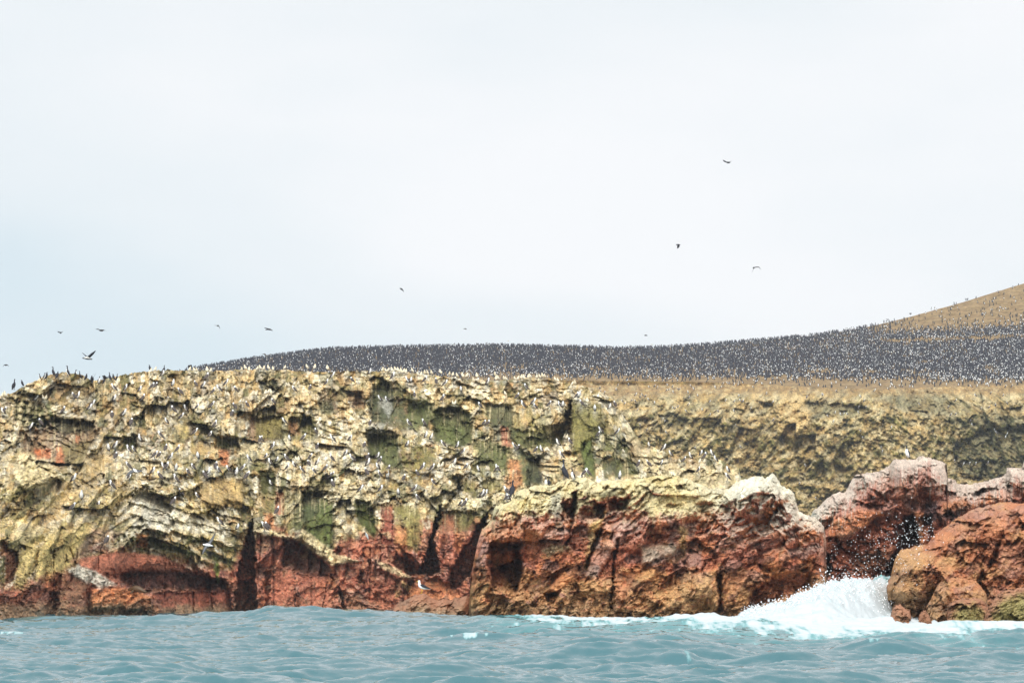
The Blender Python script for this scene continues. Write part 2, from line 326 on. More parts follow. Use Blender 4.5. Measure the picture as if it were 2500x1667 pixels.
# traced hollows, ledges and clefts: (depth m, edge softness px, outline)
REC = [
 (4.5, 5, [(133,1021),(229,1032),(238,1058),(222,1088),(204,1120),(155,1140),(95,1118),(55,1099),(45,1060),(95,1035)]),
 (-1.6, 9, [(41,1115),(72,1108),(138,1140),(152,1162),(100,1192),(60,1197),(30,1160)]),
 (2.2, 4, [(92,1182),(140,1170),(150,1188),(70,1240),(28,1256),(30,1215)]),
 (2.4, 3, [(299,1066),(330,1064),(334,1096),(304,1098)]), (1.6, 3, [(323,1016),(352,1014),(356,1040),(328,1043)]), (1.4, 3, [(315,983),(335,980),(340,1006),(320,1008)]),
 (1.8, 3, [(36,975),(100,985),(118,1040),(60,1045),(35,1020)]), (-.9, 2, [(48,975),(58,975),(52,1040),(38,1090),(28,1088),(42,1030)]), (-.8, 2, [(68,978),(80,980),(66,1035),(55,1080),(46,1078),(60,1030)]),
 (3.0, 4, [(528,1064),(575,1070),(588,1090),(566,1140),(535,1138),(522,1090)]), (2.6, 4, [(608,1016),(690,1020),(690,1068),(640,1078),(610,1070)]),
 (2.4, 4, [(632,930),(676,928),(684,956),(640,962)]), (2., 4, [(777,980),(812,978),(816,1008),(785,1012)]), (1.8, 5, [(850,955),(885,955),(890,995),(858,1000)]),
 (2.5, 5, [(705,1022),(762,1010),(776,1045),(770,1076),(706,1072)]),
 (2.6, 5, [(907,945),(954,930),(965,985),(955,1035),(905,1028),(900,985)]), (2.4, 5, [(995,985),(1050,975),(1046,1046),(1000,1050)]),
 (4.2, 5, [(1056,1002),(1110,992),(1150,1010),(1152,1080),(1115,1090),(1062,1078)]), (3.6, 5, [(898,1062),(972,1064),(972,1100),(982,1140),(960,1142),(900,1115)]),
 (2.2, 4, [(1178,985),(1250,992),(1254,1080),(1205,1076),(1196,1020)]), (3.0, 4, [(1106,1162),(1124,1158),(1128,1190),(1106,1188)]),
 (5.5, 3, [(1376,1040),(1388,985),(1395,985),(1393,1072),(1378,1084),(1345,1082),(1350,1060)]), (4.0, 3, [(1463,1050),(1474,1018),(1486,1014),(1480,1040),(1470,1058)]),
 (-2.2, 6, [(1396,985),(1470,985),(1462,1050),(1440,1095),(1400,1100),(1394,1050)]), (2.4, 4, [(1418,1082),(1446,1072),(1452,1160),(1430,1162)]),
 (2.6, 4, [(1286,1114),(1318,1112),(1320,1176),(1288,1176)]), (2.2, 4, [(1376,1102),(1408,1102),(1408,1118),(1378,1118)]), (2.0, 4, [(1200,1085),(1232,1090),(1240,1180),(1210,1170)]),
 (1.8, 5, [(1490,1125),(1540,1118),(1555,1160),(1500,1165)]),
 (3.2, 4, [(735,1200),(812,1202),(816,1338),(790,1350),(745,1300)]), (2.6, 4, [(865,1218),(905,1225),(920,1300),(912,1315),(875,1275)]), (2.0, 3, [(632,1165),(668,1165),(672,1210),(640,1212)]),
 (2.4, 3, [(676,1200),(690,1200),(693,1256),(672,1256)]),
 # sea caves and clefts of the foot
 (7.5, 3, [(617,1262),(622,1300),(624,1505),(572,1505),(580,1395),(604,1300)]), (3.8, 7, [(690,1312),(735,1318),(806,1376),(808,1410),(760,1404),(724,1390),(690,1384)]),
 (8.0, 3, [(1076,1232),(1074,1262),(1058,1320),(1072,1370),(1072,1398),(1020,1404),(1032,1376),(1056,1300)]),
 (7.0, 4, [(1192,1255),(1184,1300),(1170,1320),(1160,1384),(1125,1425),(1090,1440),(1100,1390),(1124,1358),(1170,1278)]),
 (4.0, 5, [(290,1404),(318,1392),(415,1392),(470,1400),(553,1420),(556,1438),(415,1440),(381,1442),(359,1444),(298,1421)]),
 (1.4, 3, [(369,1446),(560,1440),(572,1500),(395,1502),(372,1470)]),
 (3.0, 3, [(120,1425),(133,1400),(150,1402),(148,1440),(126,1520),(110,1520)]), (2.6, 3, [(12,1340),(40,1345),(42,1380),(26,1425),(14,1425)]),
 (2.2, 3, [(648,1395),(660,1395),(656,1500),(646,1500)]), (2.6, 3, [(825,1435),(835,1440),(850,1492),(838,1490)]), (2.4, 3, [(876,1392),(890,1400),(886,1425),(874,1420)]),
 (4.0, 4, [(962,1350),(1012,1375),(1022,1405),(1000,1402),(960,1378)]), (1.8, 3, [(1008,1420),(990,1452),(975,1452),(1000,1418)]),
 (1.5, 3, [(330,1310),(362,1312),(362,1340),(332,1338)]), (1.6, 3, [(332,1282),(364,1284),(362,1292),(334,1290)]),
 (2.5, 3, [(367,1212),(416,1215),(418,1258),(370,1252)]), (2.2, 3, [(330,1190),(366,1190),(366,1228),(332,1226)]),
 (2.0, 3, [(0,1318),(15,1320),(16,1350),(0,1350)]),
 # standing-out ribs and slabs
 (-1.8, 6, [(224,1440),(304,1433),(368,1457),(368,1486),(221,1488)]), (-1.2, 5, [(163,1391),(193,1378),(238,1397),(290,1430),(243,1440),(205,1420)]),
 (-1.0, 4, [(166,1366),(240,1355),(290,1345),(403,1357),(470,1395),(442,1400),(304,1396),(249,1402),(221,1393)]),
 (-1.6, 4, [(619,1283),(724,1312),(744,1294),(821,1350),(882,1368),(843,1374),(808,1383),(730,1322),(690,1316),(619,1300)]),
 (-1.3, 4, [(918,1366),(950,1376),(1018,1412),(975,1414),(925,1385)]), (-1.0, 4, [(978,1412),(1004,1432),(994,1446),(980,1430)]),
 (-1.5, 5, [(1077,1222),(1192,1215),(1166,1250),(1078,1246)]), (-1.0, 4, [(785,1195),(812,1195),(812,1330),(795,1340),(790,1260)]),
 (-1.3, 6, [(485,1165),(590,1165),(592,1235),(490,1238)]), (-1.2, 6, [(900,1030),(945,1034),(940,1060),(902,1060)]),
 (-1.4, 6, [(970,1062),(1010,1040),(1050,1080),(1005,1130),(985,1130)]),
]
Wx = X + 9 * fbm(X / 16, Y / 16, 61, 4, .7) + 5 * (rc[0] - .5); Wy = Y + 9 * fbm(X / 16, Y / 16, 71, 4, .7) + 7 * (rc[1] - .5)
for dep, so, poly in REC:
    D = D + dep * (.62 if dep > 0 and dep < 5 else .85) * region(poly, Wx, Wy, so)
# large clean faces between the bird ledges: (colour, setback m, outline)
def Zf(pts, ox=781, oy=880, k=2.671): return [(ox + a / k, oy + b / k) for a, b in pts]
FACES = [('dgreen', .8, Zf([(340,180),(540,190),(560,300),(700,330),(690,400),(560,450),(330,400),(340,300)])), ('green', -.3, Zf([(560,220),(660,200),(740,330),(700,420),(570,400)])),
 ('green', .9, Zf([(740,350),(980,350),(990,550),(860,560),(750,510)])), ('dgreen', .8, Zf([(310,440),(500,460),(510,650),(570,740),(500,720),(320,600)])), ('olive', .0, Zf([(500,490),(560,480),(600,560),(760,580),(750,690),(640,720),(560,700)])),
 ('olive', .4, Zf([(1080,290),(1250,300),(1260,430),(1100,400)])), ('tan', -.5, Zf([(1250,340),(1370,300),(1400,360),(1350,460),(1260,470)])), ('green', .9, Zf([(1230,440),(1500,480),(1520,570),(1350,580),(1240,520)])),
 ('olive', -.9, Zf([(1640,280),(1850,330),(1840,440),(1780,500),(1720,700),(1640,600),(1630,400)])), ('moss', .4, Zf([(1700,560),(1780,510),(1800,780),(1740,760)])), ('olive', .5, Zf([(1830,350),(1960,350),(1900,480),(1820,460)])), ('dgreen', 1.6, Zf([(1440,440),(1620,400),(1600,500),(1510,560)])),
 ('green', .4, Zf([(980,520),(1150,520),(1220,640),(1220,700),(1130,720),(1050,620)])), ('green', .6, Zf([(1280,600),(1400,600),(1440,810),(1300,800)])), ('green', .5, Zf([(1840,660),(1980,650),(1990,760),(1860,770)])),
 ('moss', .6, Zf([(240,930),(360,960),(360,1140),(300,1110),(250,1020)])), ('moss', .6, Zf([(-120,860),(90,920),(80,1200),(-60,1150)])), ('dred', .5, Zf([(420,940),(470,940),(480,1190),(400,1190)])), ('olive', -.4, Zf([(480,930),(630,960),(680,1080),(640,1250),(490,1190)])),
 ('olive', .2, Zf([(780,960),(880,990),(880,1120),(760,1100)])), ('green', .0, Zf([(890,990),(1000,980),(1010,1100),(900,1110)])), ('olive', .3, Zf([(920,770),(1010,770),(1020,900),(960,880)])), ('olive', .3, Zf([(1050,780),(1180,770),(1130,860),(1070,860)])),
 ('brown', .5, Zf([(0,180),(100,200),(120,330),(0,300)])), ('tan', -.5, Zf([(1500,300),(1640,400),(1540,390),(1500,360)])), ('tan', .3, Zf([(590,740),(700,770),(720,830),(610,800)])), ('tan', .3, Zf([(400,750),(520,790),(500,850),(400,830)])),
 ('tan', -.2, [(485,1168),(590,1168),(592,1236),(490,1238)]), ('yellow', -.3, [(428,1036),(462,1040),(466,1068),(440,1072)]), ('tan', .2, [(460,1080),(520,1085),(525,1112),(465,1112)]), ('green', .9, [(299,1066),(330,1064),(334,1096),(304,1098)]),
 ('olive', .8, [(528,1066),(572,1070),(588,1090),(560,1095),(530,1090)]), ('brown', .9, [(610,1018),(688,1020),(690,1068),(640,1078)]), ('green', .3, [(365,1224),(415,1228),(416,1250),(368,1246)]), ('olive', .6, [(332,1200),(364,1200),(364,1222),(334,1222)]),
 ('dgreen', .6, [(90,1182),(138,1176),(120,1200),(80,1236),(40,1240)]), ('green', .5, [(585,1235),(610,1235),(614,1280),(592,1270)]), ('green', .6, [(635,1150),(672,1152),(670,1208),(640,1206)]), ('olive', .3, [(642,1216),(672,1216),(670,1250),(646,1246)]),
 ('red', .2, [(240,1357),(300,1345),(400,1358),(465,1395),(300,1396),(249,1402)]), ('dred', .2, [(375,1446),(560,1442),(570,1500),(398,1502)]), ('red', .0, [(725,1400),(800,1412),(815,1495),(735,1495)]), ('red', .0, [(660,1385),(716,1392),(716,1495),(662,1495)]), ('rust', .0, [(1000,1440),(1060,1405),(1120,1440),(1130,1480),(1010,1470)]), ('brown', .0, [(135,1330),(215,1400),(216,1440),(150,1490),(135,1440)]), ('yellow', .0, [(175,1300),(215,1290),(190,1370),(140,1400),(110,1400)]), ('yellow', -.3, [(50,1330),(92,1330),(60,1430),(40,1430)]), ('yellow', -.3, [(100,1330),(130,1310),(120,1380),(84,1420)])]
FM = []; er_ = ss(-.42, -.22, fbm(X / 13, Y / 20, 93, 4, .65) + .2 * fbm(X / 4, Y / 5, 94, 2))
for kx, lf, poly in FACES:
    m = region(poly, X + 1.0 * (Wx - X), Y + 1.0 * (Wy - Y), 3.) * er_; FM.append(m)
    i = np.where(m.max(0) > 0)[0]
    if len(i):
        i0, i1 = max(0, i[0] - 20), i[-1] + 20; D[:, i0:i1] = slab_in(D[:, i0:i1], m[:, i0:i1], lf, 9)
facem = np.maximum.reduce(FM)
# thin flat plates along the rim
pb = ss(1010, 985, Y) * ss(700, 860, X) * (1 - facem); pf = (Y + 6 * fbm(X / 60, Y / 30, 89, 3)) / 9.5; pf = pf - np.floor(pf)
pb = pb * ss(-.3, .2, fbm(X / 30, Y / 14, 90, 3))
D = D + pb * .28 * (ss(.6, .75, pf) - ss(0, .6, pf))
# bedding slabs of the lower middle: descending steps with cream treads
bed = ss(300, 330, X) * (1 - ss(590, 620, X)) * ss(1195, 1215, Y) * (1 - ss(1345, 1375, Y - .28 * (X - 450)))
jn = np.floor(np.interp(X, [300, 365, 366, 415, 416, 455, 456, 488, 489, 545, 546, 620], [0, .99, 1, 1.99, 2, 2.99, 3, 3.99, 4, 4.99, 5, 5.99]))
ph = (Y - .30 * (X - 300) + 9 * fbm(X / 40, Y / 40, 88, 4) + 37 * h32(jn.astype(int), jn.astype(int) * 0, 3)) / (26. + 14 * h32(jn.astype(int), jn.astype(int) * 0, 9))
sw = ph - np.floor(ph)
D = D + bed * .8 * (-.85 * ss(.0, .62, sw) + .85 * ss(.62, .72, sw)) 
# long vertical joints
for jx, y0, y1, wd, dp, lnn in [(415,1215,1335,1.6,.8,0),(365,1090,1330,1.6,.9,0),(488,1225,1340,1.6,.8,0),(403,1360,1470,1.8,.7,.02),(470,1440,1500,2.5,1.5,-.05),(510,1400,1500,1.8,1.2,-.1),(240,1350,1400,1.5,.8,0),(217,1440,1500,2,1,0),(130,1330,1500,2,1,.0),(168,1330,1380,2,1.2,-.35),(640,1300,1420,2,1.4,.1),(668,1290,1500,2,1,0),(905,1330,1470,2,1.2,.02),(932,1225,1380,2,1.2,.02),(962,1232,1330,2,.9,.05),(1000,1235,1340,2,.8,-.1),(1040,1260,1330,2,.7,-.25),(995,1380,1480,2,1,0),(58,1190,1260,2,1.5,-.02),(800,1420,1500,2,1,.2),(760,1400,1500,2,.6,.0),(720,1390,1500,2,.7,.0)]:
    xx = X - jx + lnn * (Y - y0) + 2 * fbm(Y / 18, X * 0 + jx, 5, 2)
    D = D + .6 * dp * np.exp(-(xx / (wd * .8)) ** 2) * (.4 + .6 * ss(-.3, .2, fbm(Y / 14, X * 0 + jx, 6, 2))) * ss(y0, y0 + 12, Y) * (1 - ss(y1 - 12, y1, Y))
def perches(S, pts, D, r=6., dep=.42):
    for bx_, by_ in pts:
        i0 = int(max(0, (bx_ - 26 - S.x0) / S.step)); i1 = int(min(S.nc, (bx_ + 26 - S.x0) / S.step))
        if i1 <= i0: continue
        XX = S.X[:, i0:i1]; YY = S.Y[:, i0:i1]
        g = np.exp(-((XX - bx_) / r) ** 2) * ss(by_ - 2.5, by_ + .5, YY) * np.exp(-np.clip(YY - by_, 0, 99) / 9.)
        D[:, i0:i1] -= dep * g
    return D
D = perches(M, BOOB + CHICK, D)
M.D = D
def drips(w_, X, Y, S, length, seed, fx=2.4):
    """runs of guano below pale ledges"""
    sn = .5 + .5 * fbm(X / fx + .25 * vn(X / 30, Y / 30, 2), Y / 70, seed, 2) * 1.5
    ln = .5 + .5 * vn(X / 5., Y / 90, seed + 5) * 1.6
    dY = float(np.median(np.gradient(Y, axis=0))); out_ = np.zeros_like(w_); n = int(length / dY)
    for k in range(1, n, 2):
        f = 1 - k / n
        sh = np.zeros_like(w_); sh[k:] = w_[:-k]
        out_ = np.maximum(out_, sh * f * ss(.5 + .25 * (1 - f), .75 + .2 * (1 - f), sn * .6 + ln * .5))
    return out_
sl = M.slope(1); slb = M.slope(3); sx_ = M.slopex(2)
n1_ = fbm(X / 70, Y / 60, 101, 4, .6); n2_ = fbm(X / 22, Y / 16, 111, 4, .6); n3_ = fbm(X / 7, Y / 5, 121, 3, .6); n4_ = fbm(X / 140, Y / 110, 131, 3)
red_line = np.interp(X, [-230, 0, 60, 160, 230, 330, 420, 560, 620, 700, 760, 860, 960, 1100, 1180, 1300, 1850], [1450, 1430, 1420, 1395, 1345, 1352, 1362, 1385, 1300, 1290, 1350, 1305, 1280, 1275, 1270, 1330, 1400])
low = ss(-22, 26, Y - red_line + 34 * n2_ + 20 * n1_)
upper = ss(1120, 960, Y + 60 * n1_)
face = mixc(np.repeat(C['olive'][None, None], M.nr, 0).repeat(M.nc, 1), 'tan', ss(-.3, .45, n2_ + .35 * (ra[2] - .5) + .5 * upper + .3 * n4_))
face = mixc(face, 'dgreen', .8 * np.clip((Fb_ == 2) * (.6 + .4 * (Fc_ == 2)) + .4 * (Fa == 2) + .3 * (Fc_ == 2), 0, 1) * ss(-.5, .1, n1_ + .25))  # right-turned faces coloured darker, shading put into the colour
face = mixc(face, 'green', .9 * ss(-.08, .4, n1_ * 1.1 + .35 * (rb[2] - .5) - .35 * slb) * (1 - .5 * upper))
face = mixc(face, 'grey', .25 * ss(.1, .5, fbm(X / 45, Y / 60, 143, 3) + .3 * (rb[3] - .5)) * ss(600, 400, X))
face = mixc(face, 'brown', .7 * ss(.2, .6, fbm(X / 50, Y / 34, 141, 4)))
face = mixc(face, 'soil', .7 * ss(.45, .6, rb[0]))
face = mixc(face, 'green', .85 * ss(.88, .9, rb[0])); face = mixc(face, 'ochre', .45 * ss(.2, .5, -n2_) * ss(0, .4, n1_ + .2))
face = mixc(face, 'orange', .5 * ss(.93, .97, rb[1]) * ss(-.1, .3, n3_))
yel = ss(0, .5, n1_ + .4) * (1 - ss(560, 700, X)) * ss(1120, 1260, Y)
face = mixc(face, 'yellow', .75 * yel * ss(.25, .6, rb[3])); face = mixc(face, 'yellow', .6 * LFm * ss(-.3, .3, n1_)); face = mixc(face, 'tan', .5 * LFm * ss(.0, .4, n2_))
face = mixc(face, 'mauve', .6 * yel * ss(.35, .7, n2_))
topc = mixc(np.zeros(X.shape + (3,)) + C['cream'], 'white', .85 * ss(-.1, .4, n2_ + .6 * (rb[1] - .5) + .35 * ss(560, 300, X) - .2 * upper))
topc = mixc(topc, 'tan', .85 * ss(-.1, .3, fbm(X / 34, Y / 20, 151, 4) + .25 * upper + .5 * (rb[2] - .5)))
topc = mixc(topc, 'soil', .6 * ss(.1, .4, fbm(X / 20, Y / 14, 153, 4) + .15 * upper))
topc = mixc(topc, C['white'] * 1.02, .7 * ((Fc_ == 0) * (rc[0] > .45) + (Fb_ == 0) * (rb[0] < .2)).clip(0, 1))
topc = mixc(topc, 'yellow', .45 * ss(.1, .5, -n1_ + .2 * n3_))
famw = .28 * (Fb_ == 0) + .30 * (Fc_ == 0) + .14 * (Fd_ == 0) + .12 * (Fa == 0) + .06 * (Fb_ == 1)
gw = ss(.50, .98, .38 * slb + .18 * sl - .12 * sx_ + .34 * n3_ + .32 * n2_ + .10 * upper + famw)
gw = ss(.30, .64, gw) * (1 - bed * .5 * ss(.66, .8, sw)); gw = gw * (1 - .88 * facem) + pb * .3 * (1 - ss(.6, .7, pf))
gw = gw * (1 - .75 * (Fc_ == 2) * (rc[2] > .3)) * (1 - .6 * (Fb_ == 2)) * (1 - .35 * (Fc_ == 1) * (rc[2] > .6)) * (1 - .5 * (Fd_ == 2))  # less guano on right-turned faces, so they read as shaded
gw = gw * (1 - .45 * LFm); gw = gw * (1 - .80 * low) * (.35 + .65 * ss(.12, .3, rc[2])) * (.3 + .7 * ss(-.42, -.15, fbm(X / 16, Y / 12, 157, 4, .7)))
facel = mixc(np.zeros(X.shape + (3,)) + C['red'], 'dred', ss(-.1, .45, n2_))
facel = mixc(facel, 'rust', .6 * ss(.1, .6, -n1_ + .4 * n3_)); facel = mixc(facel, 'brown', .6 * ss(.0, .5, fbm(X / 90, Y / 40, 161, 4)))
facel = mixc(facel, 'mauve', .4 * ss(.7, .9, rc[2]))
face = mixc(face, 'olive', .55 * (Fc_ == 2)); face = mixc(face, 'dgreen', .55 * (Fc_ == 2) * (rc[1] > .55)); face = mixc(face, 'soil', .6 * (Fc_ == 1) * (rc[1] > .5)); face = mixc(face, 'grey', .5 * (Fc_ == 1) * (rc[1] < .2))  # small right-turned facets darkened as painted shading
c = face * (1 - low[..., None]) + facel * low[..., None]
for (kx, lf, poly), m in zip(FACES, FM): c = mixc(c, kx, .66 * m)
c = mixc(c, 'olive', .6 * facem * ss(-.1, .35, fbm(X / 22, Y / 34, 166, 4, .65)) * (1 - low)); c = mixc(c, 'brown', .6 * facem * ss(.05, .4, fbm(X / 18, Y / 22, 167, 4, .65))); c = mixc(c, 'dgreen', .5 * facem * ss(.1, .4, fbm(X / 14, Y / 26, 168, 4, .65)) * (1 - low)); c = mixc(c, 'dred', .5 * facem * ss(.0, .35, fbm(X / 30, Y / 16, 169, 4, .65)) * low)
dr = drips(gw * ss(.3, .6, gw), X, Y, M, 46, 170)
c = mixc(c, C['cream'] * .9, .85 * dr * (1 - .7 * low))
c = c * (1 - gw[..., None]) + topc * gw[..., None]
# traced rock colours; dark tones in hollows and sea caves also stand in for shade
PAINT = [
 ('brown', .8, 10, [(133,1021),(229,1032),(238,1058),(222,1088),(204,1120),(155,1145),(90,1118),(55,1099),(45,1060),(95,1035)]),
 ('dgreen', .8, 8, [(133,1015),(225,1025),(222,1050),(160,1060),(130,1050)]), ('olive', .6, 6, [(150,1085),(225,1075),(200,1125),(160,1142)]),
 ('orange', .85, 4, [(84,1095),(128,1096),(126,1118),(86,1122)]), ('orange', .8, 4, [(138,1086),(150,1092),(158,1130),(138,1132)]), ('orange', .7, 3, [(185,1062),(196,1066),(190,1085),(182,1080)]),
 ('cream', .75, 6, [(41,1115),(72,1108),(138,1140),(152,1162),(100,1190),(60,1192),(30,1160)]), ('yellow', .4, 8, [(60,1130),(130,1145),(110,1185),(60,1185)]),
 ('green', .85, 4, [(36,978),(100,988),(118,1040),(60,1045),(35,1020)]), ('cream', .8, 2, [(48,975),(58,975),(52,1040),(38,1090),(28,1088),(42,1030)]), ('cream', .7, 2, [(70,978),(80,980),(66,1035),(55,1080),(46,1078),(62,1030)]), ('moss', .7, 3, [(110,980),(122,990),(136,1035),(128,1040)]),
 ('green', .8, 4, [(299,1066),(330,1064),(334,1096),(304,1098)]), ('green', .8, 3, [(323,1016),(352,1014),(356,1040),(328,1043)]), ('olive', .8, 3, [(315,983),(335,980),(340,1006),(320,1008)]),
 ('orange', .8, 5, [(535,1096),(560,1100),(558,1138),(536,1136)]), ('green', .7, 5, [(528,1064),(575,1070),(580,1092),(530,1090)]), ('brown', .8, 5, [(608,1016),(690,1020),(690,1068),(640,1078),(610,1070)]),
 ('dgreen', .85, 4, [(632,930),(676,928),(684,956),(640,962)]), ('dgreen', .8, 5, [(777,980),(812,978),(816,1008),(785,1012)]), ('brown', .8, 6, [(845,955),(885,950),(890,995),(858,1000)]),
 ('olive', .85, 8, [(620,1018),(762,1010),(776,1045),(770,1076),(626,1072)]), ('red', .5, 6, [(704,1028),(728,1030),(732,1062),(706,1060)]), ('green', .5, 6, [(735,1018),(765,1015),(770,1050),(740,1055)]),
 ('dgreen', .85, 5, [(907,950),(954,935),(965,985),(955,1035),(905,1028),(900,985)]), ('grey', .7, 4, [(930,975),(956,972),(958,1000),(948,1020),(934,995)]),
 ('green', .8, 5, [(995,985),(1050,970),(1046,1046),(1000,1050)]), ('green', .9, 7, [(1056,1002),(1110,985),(1150,1010),(1152,1080),(1115,1092),(1062,1078)]), ('moss', .5, 12, [(1070,1040),(1130,1040),(1140,1080),(1080,1080)]),
 ('green', .9, 5, [(898,1062),(972,1064),(972,1100),(982,1140),(960,1142),(900,1115)]), ('grey', .8, 5, [(900,1034),(944,1034),(935,1052),(902,1058)]),
 ('dgreen', .8, 6, [(1178,985),(1250,992),(1254,1080),(1205,1076),(1196,1020)]), ('red', .8, 4, [(1222,1043),(1240,1043),(1250,1092),(1226,1088)]), ('green', .6, 8, [(1150,1040),(1200,1060),(1220,1180),(1190,1200),(1160,1130)]),
 ('rust', .75, 7, [(1240,1120),(1268,1126),(1274,1180),(1245,1200),(1232,1170)]), ('green', .85, 6, [(1200,1085),(1234,1090),(1240,1160),(1210,1160)]), ('dgreen', .85, 6, [(1286,1114),(1318,1112),(1322,1180),(1284,1180)]),
 ('olive', .8, 6, [(1396,985),(1470,985),(1462,1050),(1440,1095),(1400,1100),(1394,1050)]), ('moss', .85, 5, [(1418,1082),(1446,1072),(1452,1162),(1430,1162)]),
 ('green', .7, 8, [(1250,1040),(1345,1050),(1350,1085),(1290,1100),(1250,1080)]), ('olive', .75, 8, [(1296,1010),(1345,1015),(1345,1055),(1290,1060)]), ('green', .8, 6, [(1490,1125),(1550,1118),(1560,1160),(1500,1165)]),
 ('green', .7, 8, [(1450,1050),(1520,1060),(1530,1100),(1460,1110)]), ('brown', .6, 8, [(1530,1060),(1566,1085),(1570,1130),(1545,1130)]),
 ('moss', .85, 5, [(735,1230),(812,1232),(816,1338),(790,1350),(745,1300)]), ('dgreen', .7, 8, [(720,1200),(790,1200),(780,1250),(735,1290)]), ('moss', .85, 6, [(865,1218),(905,1225),(920,1300),(912,1315),(875,1275)]), ('green', .7, 6, [(632,1150),(672,1150),(672,1212),(636,1212)]),
 ('red', .85, 3, [(674,1200),(691,1200),(692,1256),(672,1256)]), ('rust', .8, 5, [(646,1252),(668,1256),(668,1296),(644,1292)]), ('green', .6, 6, [(690,1195),(735,1205),(745,1290),(720,1290),(695,1240)]), ('dred', .85, 5, [(930,1235),(958,1235),(962,1330),(930,1330)]), ('rust', .6, 6, [(962,1280),(996,1290),(990,1350),(965,1345)]), ('olive', .7, 6, [(962,1240),(1024,1236),(1020,1330),(996,1345),(990,1280)]),
 ('dred', .7, 8, [(1078,1250),(1110,1255),(1115,1320),(1076,1310)]), ('olive', .6, 8, [(1110,1245),(1165,1250),(1140,1296),(1112,1300)]), ('rust', .7, 6, [(1112,1300),(1145,1300),(1118,1350),(1108,1330)]),
 ('green', .85, 4, [(365,1308),(415,1332),(525,1363),(566,1360),(562,1378),(484,1355),(362,1338)]), ('rust', .75, 3, [(333,1302),(361,1304),(360,1336),(334,1334)]), ('moss', .8, 3, [(520,1360),(530,1362),(536,1420),(528,1426)]), ('lime', .5, 2, [(526,1375),(532,1376),(535,1424),(530,1425)]),
 ('red', .9, 4, [(166,1366),(240,1355),(290,1345),(403,1357),(470,1395),(442,1400),(304,1396),(249,1402),(221,1393)]), ('white', .85, 5, [(163,1391),(193,1378),(238,1397),(285,1428),(243,1438),(205,1418)]),
 ('rust', .85, 5, [(224,1440),(304,1433),(368,1457),(368,1486),(221,1488)]), ('orange', .5, 7, [(215,1432),(290,1428),(300,1445),(225,1448)]), ('orange', .5, 6, [(110,1400),(145,1395),(140,1440),(112,1445)]), ('orange', .4, 6, [(330,1462),(366,1462),(366,1484),(330,1482)]),
 ('black', .62, 7, [(290,1404),(318,1392),(415,1392),(470,1400),(553,1418),(553,1436),(415,1436),(381,1440),(359,1442),(298,1421)]),  # black painted into the long recess as shade
 ('black', .45, 10, [(690,1316),(735,1322),(800,1376),(806,1410),(760,1404),(724,1392),(690,1388)]), ('dred', .5, 8, [(370,1446),(560,1440),(572,1500),(395,1502)]),  # black in the sea cave is painted shade
 ('cream', .85, 3, [(619,1283),(724,1312),(744,1294),(821,1350),(882,1370),(843,1373),(812,1382),(730,1318),(690,1312),(619,1298)]), ('cream', .7, 3, [(918,1368),(950,1378),(1012,1412),(985,1410),(930,1386)]), ('tan', .8, 2, [(978,1414),(1004,1432),(994,1444),(982,1430)]), ('tan', .6, 3, [(966,1442),(980,1440),(978,1455),(964,1458)]),
 ('cream', .75, 4, [(1077,1222),(1192,1215),(1166,1240),(1078,1240)]), ('cream', .6, 5, [(1020,1200),(1060,1235),(1060,1250),(1005,1222)]), ('cream', .55, 8, [(750,1180),(860,1190),(930,1220),(800,1215)]),
 ('cream', .6, 3, [(930,1300),(950,1296),(958,1312),(946,1316)]), ('tan', .5, 10, [(485,1168),(590,1168),(592,1235),(490,1238)]),
 ('cream', .5, 8, [(1500,985),(1568,1090),(1640,1130),(1800,1150),(1800,1190),(1640,1190),(1560,1130)]),
 ('tan', .7, 16, [(257,1085),(280,1118),(230,1185),(150,1250),(110,1250),(170,1180),(215,1115)]), ('yellow', .5, 14, [(110,1290),(225,1285),(190,1370),(110,1410),(60,1360)]), ('yellow', .4, 10, [(40,1310),(95,1330),(60,1430),(36,1440)]),
 ('mauve', .55, 9, [(225,1290),(300,1300),(245,1345),(175,1370),(190,1340)]), ('dred', .7, 6, [(12,1340),(42,1345),(42,1385),(26,1425),(14,1425)]), ('dred', .6, 5, [(0,1318),(18,1320),(18,1355),(0,1360)]),
 ('white', .6, 7, [(300,1240),(350,1195),(420,1240),(560,1290),(560,1310),(420,1290),(330,1290)]), ('cream', .5, 8, [(30,1270),(110,1285),(60,1330),(30,1325)]),
]
Qx = X + 6 * fbm(X / 12, Y / 12, 181, 4, .65); Qy = Y + 7 * fbm(X / 12, Y / 14, 191, 4, .65)
for kx, wgt, so, poly in PAINT:
    c = mixc(c, kx, wgt * region(poly, Qx, Qy, so) * (.82 + .18 * ss(-.4, .3, n3_)))
c = mixc(c, C['cream'] * .9, .7 * drips(ss(.35, .7, gw), X, Y, M, 58, 175, 1.5) * ss(1340, 1300, Y))
for bx_, by_ in BOOB + CHICK:                                # droppings under every perch
    i0 = int(max(0, (bx_ - 20 - M.x0) / M.step)); i1 = int(min(M.nc, (bx_ + 20 - M.x0) / M.step))
    XX = X[:, i0:i1]; YY = Y[:, i0:i1]; g = np.exp(-((XX - bx_) / 5.) ** 2) * ss(by_ - 2, by_ + 1, YY) * np.exp(-np.clip(YY - by_, 0, 99) / 8.)
    c[:, i0:i1] = mixc(c[:, i0:i1], 'white', .55 * g)
wetl = ss(1455, 1500, Y + 18 * n2_ + 8 * n1_ - 22 * ss(200, 0, X))
c = mixc(c, np.array((.36, .25, .14)), .75 * ss(1462, 1492, Y + 22 * n1_ + 14 * n2_) * ss(640, 500, X)); c = mixc(c, 'wet', .4 * wetl); c = mixc(c, 'dwet', .75 * ss(1484, 1500, Y + 16 * n1_ + 12 * n2_) * ss(.0, .4, n4_ + n2_ + .2))
